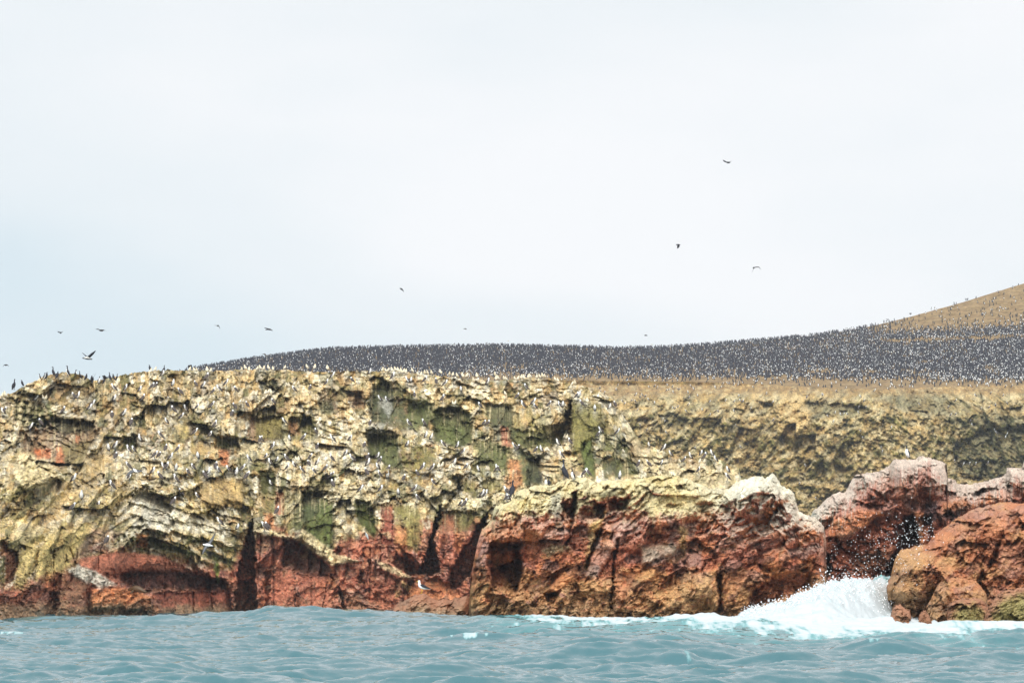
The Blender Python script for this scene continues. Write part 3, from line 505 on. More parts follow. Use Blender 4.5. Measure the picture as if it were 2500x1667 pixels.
c = c * (1.03 + .42 * (rc[1] - .5) + .42 * n3_ + .22 * (rb[2] - .5) + .5 * (1 - .5 * facem) * (rd[2] - .5) + .12 * RNG.standard_normal(X.shape))[..., None]
rock_main = rock_mat('cliff_rock', 1.0, .30)
o = M.build('cliff', rock_main, c, .7 * wetl, back=60.)
tag(o, 'guano-whitened cliff with green algae faces and a rust-red foot, left and centre of the photo', 'cliff', None, 'structure')
# ------------------------------------------------------------------ BACK CLIFF (right, farther away)
B = Sheet(1280, 2760, 2.0, [(1280,926),(1500,930),(1700,932),(1850,938),(2000,946),(2150,950),(2300,944),(2500,940),(2760,930)], [(1280,1500),(2760,1500)], 300, (1.8, 20), 13)
X, Y = B.X, B.Y
D = 392 + np.interp((1440 - Y) / 500, [-.1, 0, .3, .6, .85, .93, 1.0], [0, 0, 9, 18, 28, 38, 62]) - 18 * ss(2250, 2500, X) + 10 * ss(1700, 1450, X)
U = X + 14 * fbm(X / 60, Y / 60, 221, 3); Vv = Y + 12 * fbm(X / 60, Y / 60, 231, 3)
lean = np.interp(X, [1450, 1800, 2100, 2500], [.35, .75, .55, -.5])
U2 = U + lean * (Vv - 1100)
Uj = X + .5 * (U - X) + .6 * lean * (Vv - 1100); Vj = Y + .5 * (Vv - Y)
fa, _, _, ra, Fa = blocks(Uj, Vj, (54, 130), .07, 2.0, .6, 240, .35)
fb, _, _, rb, Fb_ = blocks(Uj + .3 * Vj, Vj - .2 * Uj, (25, 34), .07, .6, .75, 241, .4)
fc, _, _, rc, Fc_ = blocks(Uj - .3 * Vj, Vj + .2 * Uj, (9, 9.5), .07, .5, 1., 242, .4)
sL, _ = strata(X, Y, 150, [52, 62, 45], (22, 55), 246); sR, _ = strata(X, Y, 150, [-40, -55, 70], (22, 55), 247); s3, _ = strata(X, Y, 60, [60, 90, -30, 120], (8, 16), 248)
wr = ss(2080, 2240, X)
D = D + (2.0 * (sL * (1 - wr) + sR * wr) + .6 * s3) * (1 - .8 * ss(965, 945, Y))
fa = fa * .7; fb = fb * .7
D = D + (fa + fb + fc) * (1 - .8 * ss(965, 945, Y)) + 1.0 * fbm(X / 30, Y / 26, 251, 5, .6)
BREC = [(6, 5, [(1962,985),(2010,982),(2110,990),(2125,1008),(2040,1018),(1985,1012)]), (5, 6, [(2130,965),(2290,955),(2340,985),(2300,1015),(2200,1000)]), (6, 7, [(2330,1085),(2400,1050),(2500,1040),(2520,1170),(2420,1180),(2350,1170),(2330,1130)]),
 (5, 5, [(1606,1012),(1650,1010),(1680,1028),(1684,1024),(1660,1052),(1625,1048)]), (4, 4, [(1578,978),(1640,970),(1640,982),(1590,986)]), (4, 5, [(1655,970),(1740,960),(1745,985),(1690,990),(1700,1005),(1660,1000)]), (6, 6, [(1760,975),(1800,965),(1835,1000),(1800,1100),(1775,1120),(1745,1140),(1780,1040)]),
 (-5, 12, [(1905,955),(1965,958),(1985,1040),(1935,1080),(1890,1050),(1895,990)]), (6, 6, [(1850,980),(1885,985),(1900,1020),(1890,1060),(1860,1040)]), (4, 6, [(2010,1080),(2060,1100),(2080,1150),(2040,1160)]), (5, 7, [(1940,1120),(2080,1145),(2070,1190),(1960,1180)]), (5, 5, [(1815,1080),(1850,1070),(1862,1180),(1820,1180)]), (4, 6, [(2000,1215),(2060,1200),(2060,1260),(1980,1270)])]
Wx = X + 14 * fbm(X / 20, Y / 20, 261, 4, .7); Wy = Y + 12 * fbm(X / 20, Y / 20, 271, 4, .7)
for dep, so, poly in BREC: D = D + .6 * dep * region(poly, Wx, Wy, so)
BSM = Z(1850, 850, K, [(140,650),(620,615),(670,660),(685,580),(730,598),(757,595),(788,592),(890,582),(1180,715),(1705,605),(1750,595),(1880,655),(1895,690),(2200,775),(2190,800),(1870,1035),(1925,1035),(2035,1030),(1090,890),(1100,925),(2095,740),(2110,760),(905,745),(930,805),(420,1050),(1885,350),(1940,345),(2040,345),(2190,355),(2245,350),(1920,430),(2060,410),(2170,430),(2100,520),(1975,545),(1255,350),(1280,350),(1215,360),(1150,375),(905,440),(940,480),(575,430),(370,1210),(515,1340),(1740,1010),(1815,1040)])
BSM += Z(1200, 850, K, [(1000,400),(1015,450),(930,450),(1155,480),(1240,475),(1270,485),(1440,495),(1740,510),(1600,540),(1625,545),(1650,530),(1720,570),(1860,555),(1290,560),(1375,735),(1510,640),(1530,660),(2000,570),(2140,570),(2160,700),(2290,550),(1930,600),(1570,380),(1360,440),(1515,300),(1390,355),(1760,350),(2085,325),(2100,325),(1820,430),(1310,690),(1545,760),(1800,900),(2200,890)])
_r = random.Random(4)
BSM += [(_r.uniform(1440, 1840), _r.uniform(938, 992)) for _ in range(34)] + [(_r.uniform(1860, 2480), _r.uniform(950, 1000)) for _ in range(14)]
D = perches(B, BSM, D, 3.2, .8)
B.D = D
sl = B.slope(1); slb = B.slope(3)
n1_ = fbm(X / 90, Y / 70, 301, 4, .6); n2_ = fbm(X / 26, Y / 20, 311, 4, .6); n3_ = fbm(X / 6, Y / 5, 321, 3, .6)
face = mixc(np.zeros(X.shape + (3,)) + C['olive'] * 1.05, 'tan', ss(-.3, .6, n2_ + .4 * (ra[2] - .5)))
face = mixc(face, 'dgreen', .5 * ss(.1, .6, fbm(X / 50, Y / 80, 303, 4, .65) + .4 * (rb[2] - .5)))
face = mixc(face, 'soil', .5 * ss(.1, .6, -n1_)); face = mixc(face, 'dgreen', .4 * (Fb_ == 2) * (.4 + .6 * (Fc_ == 2)))  # right-turned faces darkened here too, as painted shade
gw = ss(.5, 1.05, .3 * slb + .15 * sl + .6 * n3_ + .35 * n2_ + .3 * (Fb_ == 0) + .35 * (Fc_ == 0)) * .8
topc = mixc(np.zeros(X.shape + (3,)) + C['cream'] * .85, 'tan', ss(-.3, .3, fbm(X / 30, Y / 20, 331, 3)))
c = face * (1 - gw[..., None]) + topc * gw[..., None]
lx = X + 1.1 * (Y - 1100) * (1 - 2.2 * ss(2080, 2240, X)); c = mixc(c, 'tan', .6 * ss(.1, .45, fbm(lx / 26, Y / 90, 340, 4, .6))); c = mixc(c, 'olive', .6 * ss(.1, .45, fbm(lx / 20, Y / 80, 350, 4, .6))); c = mixc(c, 'dgreen', .5 * ss(.05, .4, fbm(lx / 30, Y / 60, 365, 4, .65))); c = mixc(c, C['cream'] * .95, .7 * ss(.22, .5, fbm(lx / 12, Y / 20, 360, 4, .7))); c = c * .86
c = mixc(c, 'tan', .55 * region([(1905,955),(1965,958),(1985,1040),(1935,1080),(1890,1050),(1895,990)], Wx, Wy, 10))
for poly in ([(1962,985),(2010,982),(2110,990),(2125,1008),(2040,1018),(1985,1012)], [(2130,965),(2290,955),(2340,985),(2300,1015),(2200,1000)], [(2330,1085),(2400,1050),(2500,1040),(2520,1170),(2420,1180),(2330,1150)], [(1606,1012),(1650,1010),(1684,1024),(1660,1052)], [(2280,1020),(2500,1010),(2500,1040),(2330,1050)]):
    c = mixc(c, 'dgreen', .55 * region(poly, Wx, Wy, 14))
c = mixc(c, C['soil'] * .72, ss(972, 950, Y + 10 * n2_ - 10 * ss(1700, 1500, X)) * (.3 + .6 * ss(-.3, .25, fbm(X / 14, Y / 5, 370, 4, .65))))
c = c * (1 + .45 * (rc[1] - .5) + .45 * n3_ + .2 * (rb[1] - .5) + .15 * RNG.standard_normal(X.shape))[..., None]
rock_far = rock_mat('far_cliff_rock', .5, .6)
o = B.build('far_cliff', rock_far, c, c[..., 0] * 0, back=60.)
tag(o, 'olive and tan crumbling cliff behind the red rocks on the right', 'cliff', None, 'structure')
# ------------------------------------------------------------------ HILL with its plateau
xs = np.arange(-500, 3400, 6.); skyY = np.interp(xs, [-500, 200, 420, 500, 600, 700, 800, 900, 1050, 1200, 1300, 1400, 1500, 1600, 1700, 1800, 1900, 2000, 2100, 2167, 2223, 2300, 2360, 2420, 2500, 2700, 3000, 3400], [1480, 945, 912, 896, 880, 866, 853, 850, 847, 844, 846, 848, 851, 850, 844, 836, 827, 818, 802, 787, 773, 752, 735, 716, 692, 640, 590, 560])
skyY = skyY + .9 * fbm(xs / 30, xs * 0, 401, 3)
nr = 110; q = np.linspace(0, 1, nr)
botY = 957.; botA = np.maximum(botY, skyY + 14)
HX = np.repeat(xs[None], nr, 0); HY = skyY[None] + (botA - skyY)[None] * q[:, None]
Dsky = np.interp(xs, [-500, 500, 1200, 1800, 2500, 3400], [520, 545, 575, 585, 610, 640])
# forward distance: gentle plateau, steeper hill
HD = 458 + (Dsky[None] - 458) * (1 - q[:, None]) ** .85 + 2.6 * fbm(HX / 26, HY / 5, 411, 5, .65)
x, y, z = P(HX, HY, HD)
V = [np.stack([x, y, z], -1).reshape(-1, 3)]; Fq = [gridF(nr, len(xs))]
tb = []
for k in range(1, 16):                                       # the far side of the hill
    f = k / 15; yy = y[0] + 170 * f; tb.append(np.stack([x[0] * yy / y[0], yy, z[0] - (z[0] + 4) * (f ** 1.6)], -1))
R = np.concatenate([V[0].reshape(nr, -1, 3)[:1], np.array(tb)], 0)
V.append(R.reshape(-1, 3)); Fq.append(gridF(16, len(xs), nr * len(xs))[:, ::-1])
n2h = fbm(HX / 30, HY / 5, 421, 4, .6); n3h = fbm(HX / 9, HY / 2.2, 431, 3, .6)
hc = mixc(np.zeros(HX.shape + (3,)) + np.array((.19, .125, .055)), np.array((.28, .195, .095)), ss(-.3, .4, n2h)); hc = mixc(hc, 'brown', .55 * ss(.1, .5, n3h))
hcb = np.repeat(hc[:1], 16, 0)
fr = V[0].reshape(nr, -1, 3)[-1]; sk = np.stack([fr + np.array([0, -.4 * k_, 0]) * 1. + np.array([0, 0, 1.]) * (-(fr[:, 2:3] + 4) * k_ / 6) for k_ in range(7)])
V.append(sk.reshape(-1, 3)); Fq.append(gridF(7, len(xs), (nr + 16) * len(xs))); hcb = np.concatenate([hcb, np.repeat(hc[-1:], 7, 0)], 0)
soil = rock_mat('hill_soil', .25, .5, .95, .2)
hill = mesh_np('hill', np.concatenate(V), np.concatenate(Fq), soil, np.concatenate([hc.reshape(-1, 3), hcb.reshape(-1, 3)]), True)
tag(hill, 'brown earth hill and plateau above the cliffs, rising to the right', 'hill', None, 'structure')
def hillD(X_, Y_):
    sy = np.interp(X_, xs, skyY); qq = np.clip((Y_ - sy) / (np.maximum(botY, sy + 14) - sy), 0, 1) * (nr - 1)
    ci = np.clip(((X_ - xs[0]) / 6.), 0, len(xs) - 2); i = ci.astype(int); r = np.clip(qq.astype(int), 0, nr - 2); f = qq - r; g = ci - i
    a = HD[r, i] * (1 - f) + HD[r + 1, i] * f; b = HD[r, i + 1] * (1 - f) + HD[r + 1, i + 1] * f
    return a * (1 - g) + b * g
# ground between the crest of the near cliff and the plateau, seen edge-on from the sea
gx = np.linspace(-700, 1420, 60); gq = np.linspace(0, 1, 24)
GX, GQ = np.meshgrid(gx, gq); GD = 205 + GQ * 235
Gx, Gy, _ = P(GX, 950, GD); Gz = 1.5 + GD * .0830 + .3 * fbm(GX / 50, GQ * 6, 440, 3) - 7 * ss(900, -200, GX); Gz = Gz * (1 - ss(-180, -420, GX)) - 4 * ss(-180, -420, GX)
gc = np.zeros(GX.shape + (3,)) + np.array((.33, .23, .11))
pl = mesh_np('plateau_ground', np.stack([Gx, Gy, Gz], -1).reshape(-1, 3), gridF(24, 60)[:, ::-1], soil, gc.reshape(-1, 3))
tag(pl, 'level brown ground on top of the island behind the cliff edge', 'ground', None, 'structure')
# ------------------------------------------------------------------ NEAR ROCKS
def rounded(U, Vv, sc, seed, amp):
    f1, f2, du, dv, r = voro(U / sc[0], Vv / sc[1], seed, .95)
    ck = ss(-.1, .35, fbm(U / sc[0] * .7, Vv / sc[1] * .7, seed + 77, 3))
    return amp * .8 * (f1 ** 1.6) + amp * .45 * ck * np.exp(-((f2 - f1) / .05) ** 2) + amp * .8 * (r[0] - .5), f2 - f1 + .4 * (1 - ck), r
def near_rock(name, label, x0, x1, step, top, D0, R, rows, seed, colf, recs=(), edge=60., botY=1590, lean=.3, rec=(0, 0), depth=None, amps=(1.1, .65, .38, .16), slope=.35, jag=(4.2, 15), back=9., cells=1.0, mat=None, slabs=()):
    S = Sheet(x0, x1, step, top, botY, rows, jag, seed)
    X, Y = S.X, S.Y
    # nearness to the skyline rounds the mass backwards
    e = np.full(X.shape, 1e9)
    tp = [(px, py) for px, py in zip(S.xs[::4], S.top[::4])]
    for (ax, ay), (bx_, by_) in zip(tp[:-1], tp[1:]):
        ex, ey = bx_ - ax, by_ - ay; tt = np.clip(((X - ax) * ex + (Y - ay) * ey) / (ex * ex + ey * ey + 1e-9), 0, 1)
        e = np.minimum(e, np.hypot(X - ax - tt * ex, Y - ay - tt * ey))
    k = np.clip(e / edge, 0, 1)
    D = D0 + R * (1 - np.sqrt(np.clip(1 - (1 - k) ** 2, 0, 1))) + slope * (1500 - Y) * D0 / F
    if depth is not None: D = D + depth(X, Y)
    U = X + 8 * fbm(X / 40, Y / 40, seed + 1, 3) + lean * (Y - 1300) + 5 * fbm(X / 12, Y / 12, seed + 61, 3); V_ = Y + 12 * fbm(X / 40, Y / 40, seed + 2, 4) - .25 * np.sign(lean) * (X - 1500)
    fin = ss(0, 5, e) * .2 + .8
    a1, g1, r1 = rounded(U, V_, (88 * cells, 64 * cells), seed + 3, amps[0] * .7)
    a2, g2, r2 = rounded(U + 4 * vn(X / 15, Y / 15, 8), V_, (34 * cells, 28 * cells), seed + 4, amps[1] * .7)
    a3, g3, r3 = rounded(U, V_, (15 * cells, 12 * cells), seed + 5, amps[2] * .6)
    Ub = X + .3 * (U - X - lean * (Y - 1300)) + lean * (Y - 1300); Vb_ = Y + .3 * (V_ - Y)
    f3, _, _, r3_, F3 = blocks(Ub, Vb_, (95 * cells, 75 * cells), D0 / F, amps[0] * .55, .7, seed + 6, .3)
    f4, _, _, r4, F4 = blocks(Ub + .3 * Vb_, Vb_ - .3 * Ub, (38 * cells, 33 * cells), D0 / F, amps[0] * .35, .8, seed + 16, .3)
    f5, _, _, r5, F5 = blocks(Ub - .2 * Vb_, Vb_ + .2 * Ub, (15 * cells, 13 * cells), D0 / F, amps[2] * .4, .85, seed + 7, .35)
    f6, _, _, r6, F6 = blocks(Ub, Vb_, (6.5 * cells, 6 * cells), D0 / F, amps[2] * .2, .9, seed + 17, .35)
    st, _ = strata(X, Y, 110 * cells, [50, 62, 40, 75] if lean > 0 else [-35, 60, -50, 90], (14, 34), seed + 18)
    f4 = f4 + f3 + st * amps[0] * .42; a1 = a1 * .5; a2 = a2 * .55; a3 = a3 * .6
    D = D + fin * (a1 + a2 + a3 + f4 + f5 + f6) + amps[3] * fbm(X / 7, Y / 6, seed + 8, 4, .65) * 1.3
    Wx = X + 9 * fbm(X / 18, Y / 18, seed + 9, 4, .65) + 3 * (r2[0] - .5); Wy = Y + 9 * fbm(X / 18, Y / 18, seed + 10, 4, .65) + 4 * (r2[1] - .5)
    for dep, so, poly in recs: D = D + (.7 if 0 < dep < 5 else 1) * dep * region(poly, Wx, Wy, so)
    SM = []
    for kk, wgt, lift, so, poly in slabs:
        m = region(poly, X + .5 * (Wx - X), Y + .5 * (Wy - Y), so); SM.append((kk, wgt, m)); D = slab_in(D, m, lift, 8, .5)
    S.D = D; S.SM = SM
    cc, wt = colf(S, X, Y, Wx, Wy, e, (g1, g2, g3), (r1, r2, r3, r5), seed)
    o = S.build(name, mat or near_mat, cc, wt, back=back)
    tag(o, label, 'rock'); return S, o
near_mat = rock_mat('wave_worn_red_rock', 2.0, .16, .8, .3)
def crackc(c, g, amt=.45):
    amt = amt * .55
    c = c * (1 - amt * np.exp(-(g[0] / .035) ** 2) - .8 * amt * np.exp(-(g[1] / .05) ** 2) * .8)[..., None]
    return c * (1 - .35 * amt * np.exp(-(g[2] / .07) ** 2))[..., None]
def col_centre(S, X, Y, Wx, Wy, e, g, r, seed):
    n1_ = fbm(X / 80, Y / 60, seed + 20, 4, .6); n2_ = fbm(X / 24, Y / 18, seed + 21, 4, .65); n3_ = fbm(X / 7, Y / 6, seed + 22, 3, .6)
    sl = S.slope(2)
    c = mixc(np.zeros(X.shape + (3,)) + C['red'] * 1.15, 'rust', .9 * ss(-.2, .4, n1_ + .2 * (r[0][1] - .5)))
    c = mixc(c, 'dred', .4 * ss(.1, .5, n2_)); c = mixc(c, 'mauve', .7 * ss(.62, .85, r[1][2])); c = mixc(c, 'ochre', .7 * ss(1370, 1450, Y + 40 * n1_) * ss(-.2, .3, n2_ + .3))
    c = mixc(c, 'tan', .35 * ss(.15, .5, fbm(X / 30, Y / 30, seed + 23, 3)))
    capb = np.interp(X, [1144, 1175, 1240, 1300, 1400, 1500, 1590, 1700, 1780, 1850, 1900, 1960, 2020], [1285, 1290, 1262, 1262, 1258, 1240, 1262, 1262, 1250, 1222, 1214, 1240, 1255])
    d = capb - Y + 26 * n2_ + 14 * n3_
    cap = ss(-10, 18, d) * ss(-.6, .1, sl * .5 + n3_ * .6 + .35 + d / 80)
    dr = drips(ss(.4, .8, cap), X, Y, S, 60, seed + 30, 2.2)
    yc = mixc(np.zeros(X.shape + (3,)) + np.array((.76, .66, .38)), np.array((.72, .56, .22)), .7 * ss(-.1, .4, n1_)); yc = mixc(yc, 'cream', ss(0, .5, n2_)); yc = mixc(yc, 'white', .8 * ss(1640, 1860, X + 60 * n1_))
    yc = mixc(yc, 'olive', .6 * ss(.12, .5, -n2_ + .1) * ss(1560, 1400, X) * ss(.4, -.2, sl)); yc = mixc(yc, 'tan', .35 * ss(.2, -.5, sl))
    c = mixc(c, C['cream'] * .95, .6 * dr)
    c = c * (1 - cap[..., None]) + yc * cap[..., None]
    for kk, wgt, m in S.SM: c = mixc(c, kk, wgt * m * (.7 + .3 * ss(-.3, .2, n2_)))
    # pale bird-limed crumbs on the right shoulder and mid-height ledges
    lime = ss(.08, .45, sl * .35 + n2_ * .9 + n3_ * .4 - .1) * ss(1370, 1250, Y + 20 * n1_) * (.35 + .65 * ss(1700, 1850, X))
    c = mixc(c, 'white', .8 * lime * (1 - cap))
    for kk, wgt, so, poly in [('grey', .6, 5, [(1345,1210),(1368,1200),(1376,1235),(1368,1262),(1343,1255)]), ('dred', .7, 5, [(1374,1215),(1398,1212),(1398,1262),(1372,1270)]), ('dgreen', .7, 4, [(1400,1205),(1412,1200),(1408,1250),(1396,1265)]), ('dgreen', .6, 4, [(1460,1205),(1506,1190),(1508,1210),(1470,1220)]), ('dred', .8, 4, [(1455,1228),(1506,1212),(1512,1245),(1480,1252),(1458,1245)]), ('black', .7, 6, [(1210,1375),(1272,1365),(1280,1395),(1262,1440),(1225,1400)]),
        ('cream', .7, 6, [(1322,1340),(1350,1328),(1385,1330),(1392,1340),(1362,1345),(1338,1358)]), ('yellow', .6, 5, [(1440,1290),(1478,1240),(1484,1245),(1455,1310),(1430,1390),(1425,1385)]), ('yellow', .5, 5, [(1660,1285),(1680,1288),(1672,1350),(1660,1345)]), ('grey', .5, 8, [(1562,1330),(1640,1325),(1668,1345),(1600,1380),(1570,1378)]), ('black', .7, 5, [(1602,1362),(1625,1360),(1618,1370),(1604,1370)]), ('black', .7, 4, [(1595,1388),(1625,1384),(1620,1398),(1600,1392)]), ('black', .6, 5, [(1820,1350),(1850,1358),(1830,1372)]), ('black', .6, 5, [(1850,1360),(1895,1358),(1885,1375),(1855,1382)]), ('dred', .6, 8, [(1850,1420),(1960,1400),(1975,1430),(1850,1480),(1815,1490)])]:
        c = mixc(c, kk, wgt * region(poly, Wx, Wy, so))
    c = crackc(c, g, .5)
    wt = ss(1462, 1500, Y + 14 * n2_)
    return mixc(c, 'wet', .4 * wt) * (1 + .3 * (r[3][1] - .5) + .2 * (r[2][1] - .5) + .24 * n3_ + .1 * RNG.standard_normal(X.shape))[..., None], .7 * wt
CENTRE, o = near_rock('rock_outcrop', 'largest red rock outcrop with yellow guano cap, in front of the cliff',
    1141, 2024, 1.5, [(1141,1560),(1144,1498),(1150,1407),(1164,1333),(1175,1291),(1200,1273),(1208,1236),(1233,1230),(1247,1227),(1263,1196),(1310,1183),(1355,1183),(1366,1169),(1405,1167),(1432,1164),(1457,1178),(1476,1172),(1532,1170),(1587,1164),(1623,1156),(1675,1167),(1730,1190),(1780,1192),(1802,1175),(1836,1165),(1860,1160),(1868,1168),(1886,1154),(1902,1169),(1905,1183),(1930,1194),(1941,1210),(1950,1249),(1966,1255),(1990,1262),(2012,1285),(2018,1330),(2014,1370),(2003,1420),(2024,1540)],
    96, 4.5, 300, 500, col_centre, edge=38,
    recs=[(4.2, 5, [(1195,1330),(1240,1320),(1272,1325),(1278,1400),(1262,1444),(1200,1430),(1190,1370)]), (-1.6, 5, [(1236,1335),(1256,1345),(1262,1380),(1240,1375)]), (2.2, 3, [(1400,1200),(1412,1198),(1400,1270),(1385,1330),(1378,1330),(1390,1265)]), (2.0, 3, [(1372,1238),(1398,1232),(1396,1262),(1370,1270)]), (2.2, 4, [(1415,1240),(1480,1232),(1474,1262),(1420,1266)]), (2.0, 4, [(1484,1222),(1535,1218),(1530,1245),(1490,1250)]),
          (2.0, 3, [(1462,1290),(1474,1295),(1440,1370),(1430,1390),(1425,1385),(1445,1330)]), (1.8, 3, [(1500,1320),(1512,1310),(1500,1380),(1496,1480),(1490,1480)]), (2.6, 4, [(1330,1450),(1370,1440),(1352,1475),(1340,1475)]), (1.5, 4, [(1195,1435),(1265,1442),(1264,1450),(1195,1443)]), (2.4, 4, [(1750,1400),(1760,1400),(1764,1492),(1752,1492)]), (-1.2, 10, [(1590,1250),(1700,1235),(1700,1262),(1600,1290)]),
          (2.2, 6, [(1900,1400),(1975,1385),(1985,1430),(1860,1480),(1815,1500),(1840,1440)]), (-1.8, 14, [(1810,1190),(1870,1175),(1900,1220),(1850,1262),(1800,1250)]), (1.8, 4, [(1888,1225),(1912,1240),(1916,1262),(1892,1250)])], lean=.42, slope=.42,
    slabs=[(k_, w_ * .75, l_ * .8, 5, Z(1200, 1150, K, p_)) for k_, w_, l_, p_ in [
     ('grey', .45, -.8, [(930,640),(1100,590),(1110,640),(1000,800),(920,950),(830,930),(860,800)]), ('tan', .5, -.7, [(1300,680),(1480,640),(1660,650),(1620,720),(1400,800),(1320,840),(1330,760)]), ('tan', .6, -.6, [(1280,960),(1340,880),(1460,850),(1440,920),(1300,990)]),
     ('ochre', .6, -.7, [(770,990),(900,950),(1040,960),(1080,1000),(1040,1080),(900,1100),(780,1080)]), ('mauve', .6, -.7, [(1720,720),(1860,720),(1890,800),(1850,870),(1740,850)]), ('ochre', .6, -.5, [(1700,900),(1990,870),(2000,1220),(1680,1250),(1660,1050)]), ('ochre', .6, -.5, [(1430,1050),(1650,1000),(1660,1200),(1560,1210),(1450,1120)]),
     ('tan', .6, -.9, [(830,420),(950,420),(960,520),(860,530)]), ('rust', .6, .3, [(290,520),(430,520),(400,780),(300,800)]), ('red', .6, .2, [(1100,900),(1280,900),(1150,1200),(1080,1150)]), ('rust', .5, -.5, [(2050,900),(2352,820),(2352,880),(2240,960),(2100,1180),(2060,1190)]),
     ('rust', .6, -.8, [(560,960),(740,820),(760,900),(620,1040),(480,1060)]), ('brown', .5, -.4, [(340,960),(440,920),(450,1010),(380,1080),(320,1040)]), ('yellow', .5, -.5, [(1400,250),(1560,180),(1800,180),(1900,260),(1700,330),(1500,350),(1400,440),(1380,330)]), ('red', .6, -.9, [(1600,0),(1610,0),(1605,10)]),
     ('white', .6, -.9, [(2090,170),(2180,90),(2352,60),(2352,200),(2200,260),(2090,270)]), ('mauve', .5, -.6, [(1060,480),(1190,440),(1180,540),(1090,640),(1060,580)]), ('red', .5, -.5, [(1180,640),(1330,560),(1380,620),(1300,690),(1150,780)]), ('rust', .6, -.8, [(2400,740),(2560,640),(2620,700),(2660,800),(2480,860),(2390,830)]), ('rust', .6, -.6, [(2400,900),(2700,860),(2800,900),(2760,1000),(2500,960)]), ('mauve', .5, -.9, [(2360,560),(2500,500),(2600,560),(2560,640),(2400,700)])]])
def col_peak(S, X, Y, Wx, Wy, e, g, r, seed):
    n1_ = fbm(X / 70, Y / 50, seed + 20, 4, .6); n2_ = fbm(X / 20, Y / 15, seed + 21, 4, .65); n3_ = fbm(X / 6, Y / 5, seed + 22, 3, .6); sl = S.slope(2)
    c = mixc(np.zeros(X.shape + (3,)) + C['red'] * 1.05, 'rust', .6 * ss(-.1, .5, n1_)); c = mixc(c, 'dred', .55 * ss(.05, .5, n2_)); c = mixc(c, 'mauve', .4 * ss(.6, .85, r[1][2]))
    for kk, wgt, m in S.SM: c = mixc(c, kk, wgt * m * (.7 + .3 * ss(-.3, .2, n2_)))
    cap = ss(44, 8, e + 34 * n2_ + 16 * n3_ + 22 * n1_); dr = drips(ss(.3, .7, cap), X, Y, S, 52, seed + 30, 2.6)
    dr = np.maximum(dr, drips(ss(.2, .6, cap), X, Y, S, 80, seed + 31, 1.6)); c = mixc(c, C['white'] * .95, .9 * dr); c = mixc(c, 'white', .92 * cap * ss(-.5, .2, sl + n3_ + .6))
    c = mixc(c, C['mauve'] * 1.1, .5 * ss(.2, .7, sl * .4 + n2_ + n3_ * .5) * ss(1290, 1220, Y))
    for kk, wgt, so, poly in [('dred', .35, 6, [(2135,1260),(2201,1258),(2230,1255),(2240,1300),(2200,1390),(2099,1407),(2040,1395),(2016,1343),(2071,1316)]), ('brown', .5, 8, [(2090,1350),(2190,1330),(2180,1395),(2070,1405)]), ('black', .6, 6, [(2203,1262),(2229,1253),(2237,1271),(2243,1327),(2204,1335),(2187,1354),(2179,1395),(2155,1395),(2196,1321),(2207,1293)]), ('black', .85, 5, [(2262,1230),(2288,1226),(2290,1265),(2262,1288),(2248,1262)]), ('black', .8, 6, [(2310,1228),(2360,1220),(2372,1226),(2362,1240),(2330,1272),(2292,1262)]), ('black', .75, 4, [(2372,1205),(2400,1192),(2410,1198),(2380,1215)]), ('black', .6, 4, [(2385,1235),(2412,1226),(2410,1236),(2388,1244)]), ('rust', .7, 6, [(2232,1252),(2252,1250),(2262,1300),(2252,1330),(2243,1320)]), ('black', .7, 4, [(2016,1349),(2030,1387),(2010,1415),(2004,1400)]), ('rust', .6, 8, [(2295,1225),(2360,1215),(2370,1235),(2300,1255)])]:  # black inside the cave outline adds painted shade
        c = mixc(c, kk, wgt * region(poly, Wx, Wy, so) * ss(-.7, -.3, n3_ + .2 * n2_))
    c = crackc(c, g, .45)
    return c * (1 + .3 * (r[3][1] - .5) + .2 * (r[2][1] - .5) + .24 * n3_ + .1 * RNG.standard_normal(X.shape))[..., None], ss(1360, 1400, Y) * .6
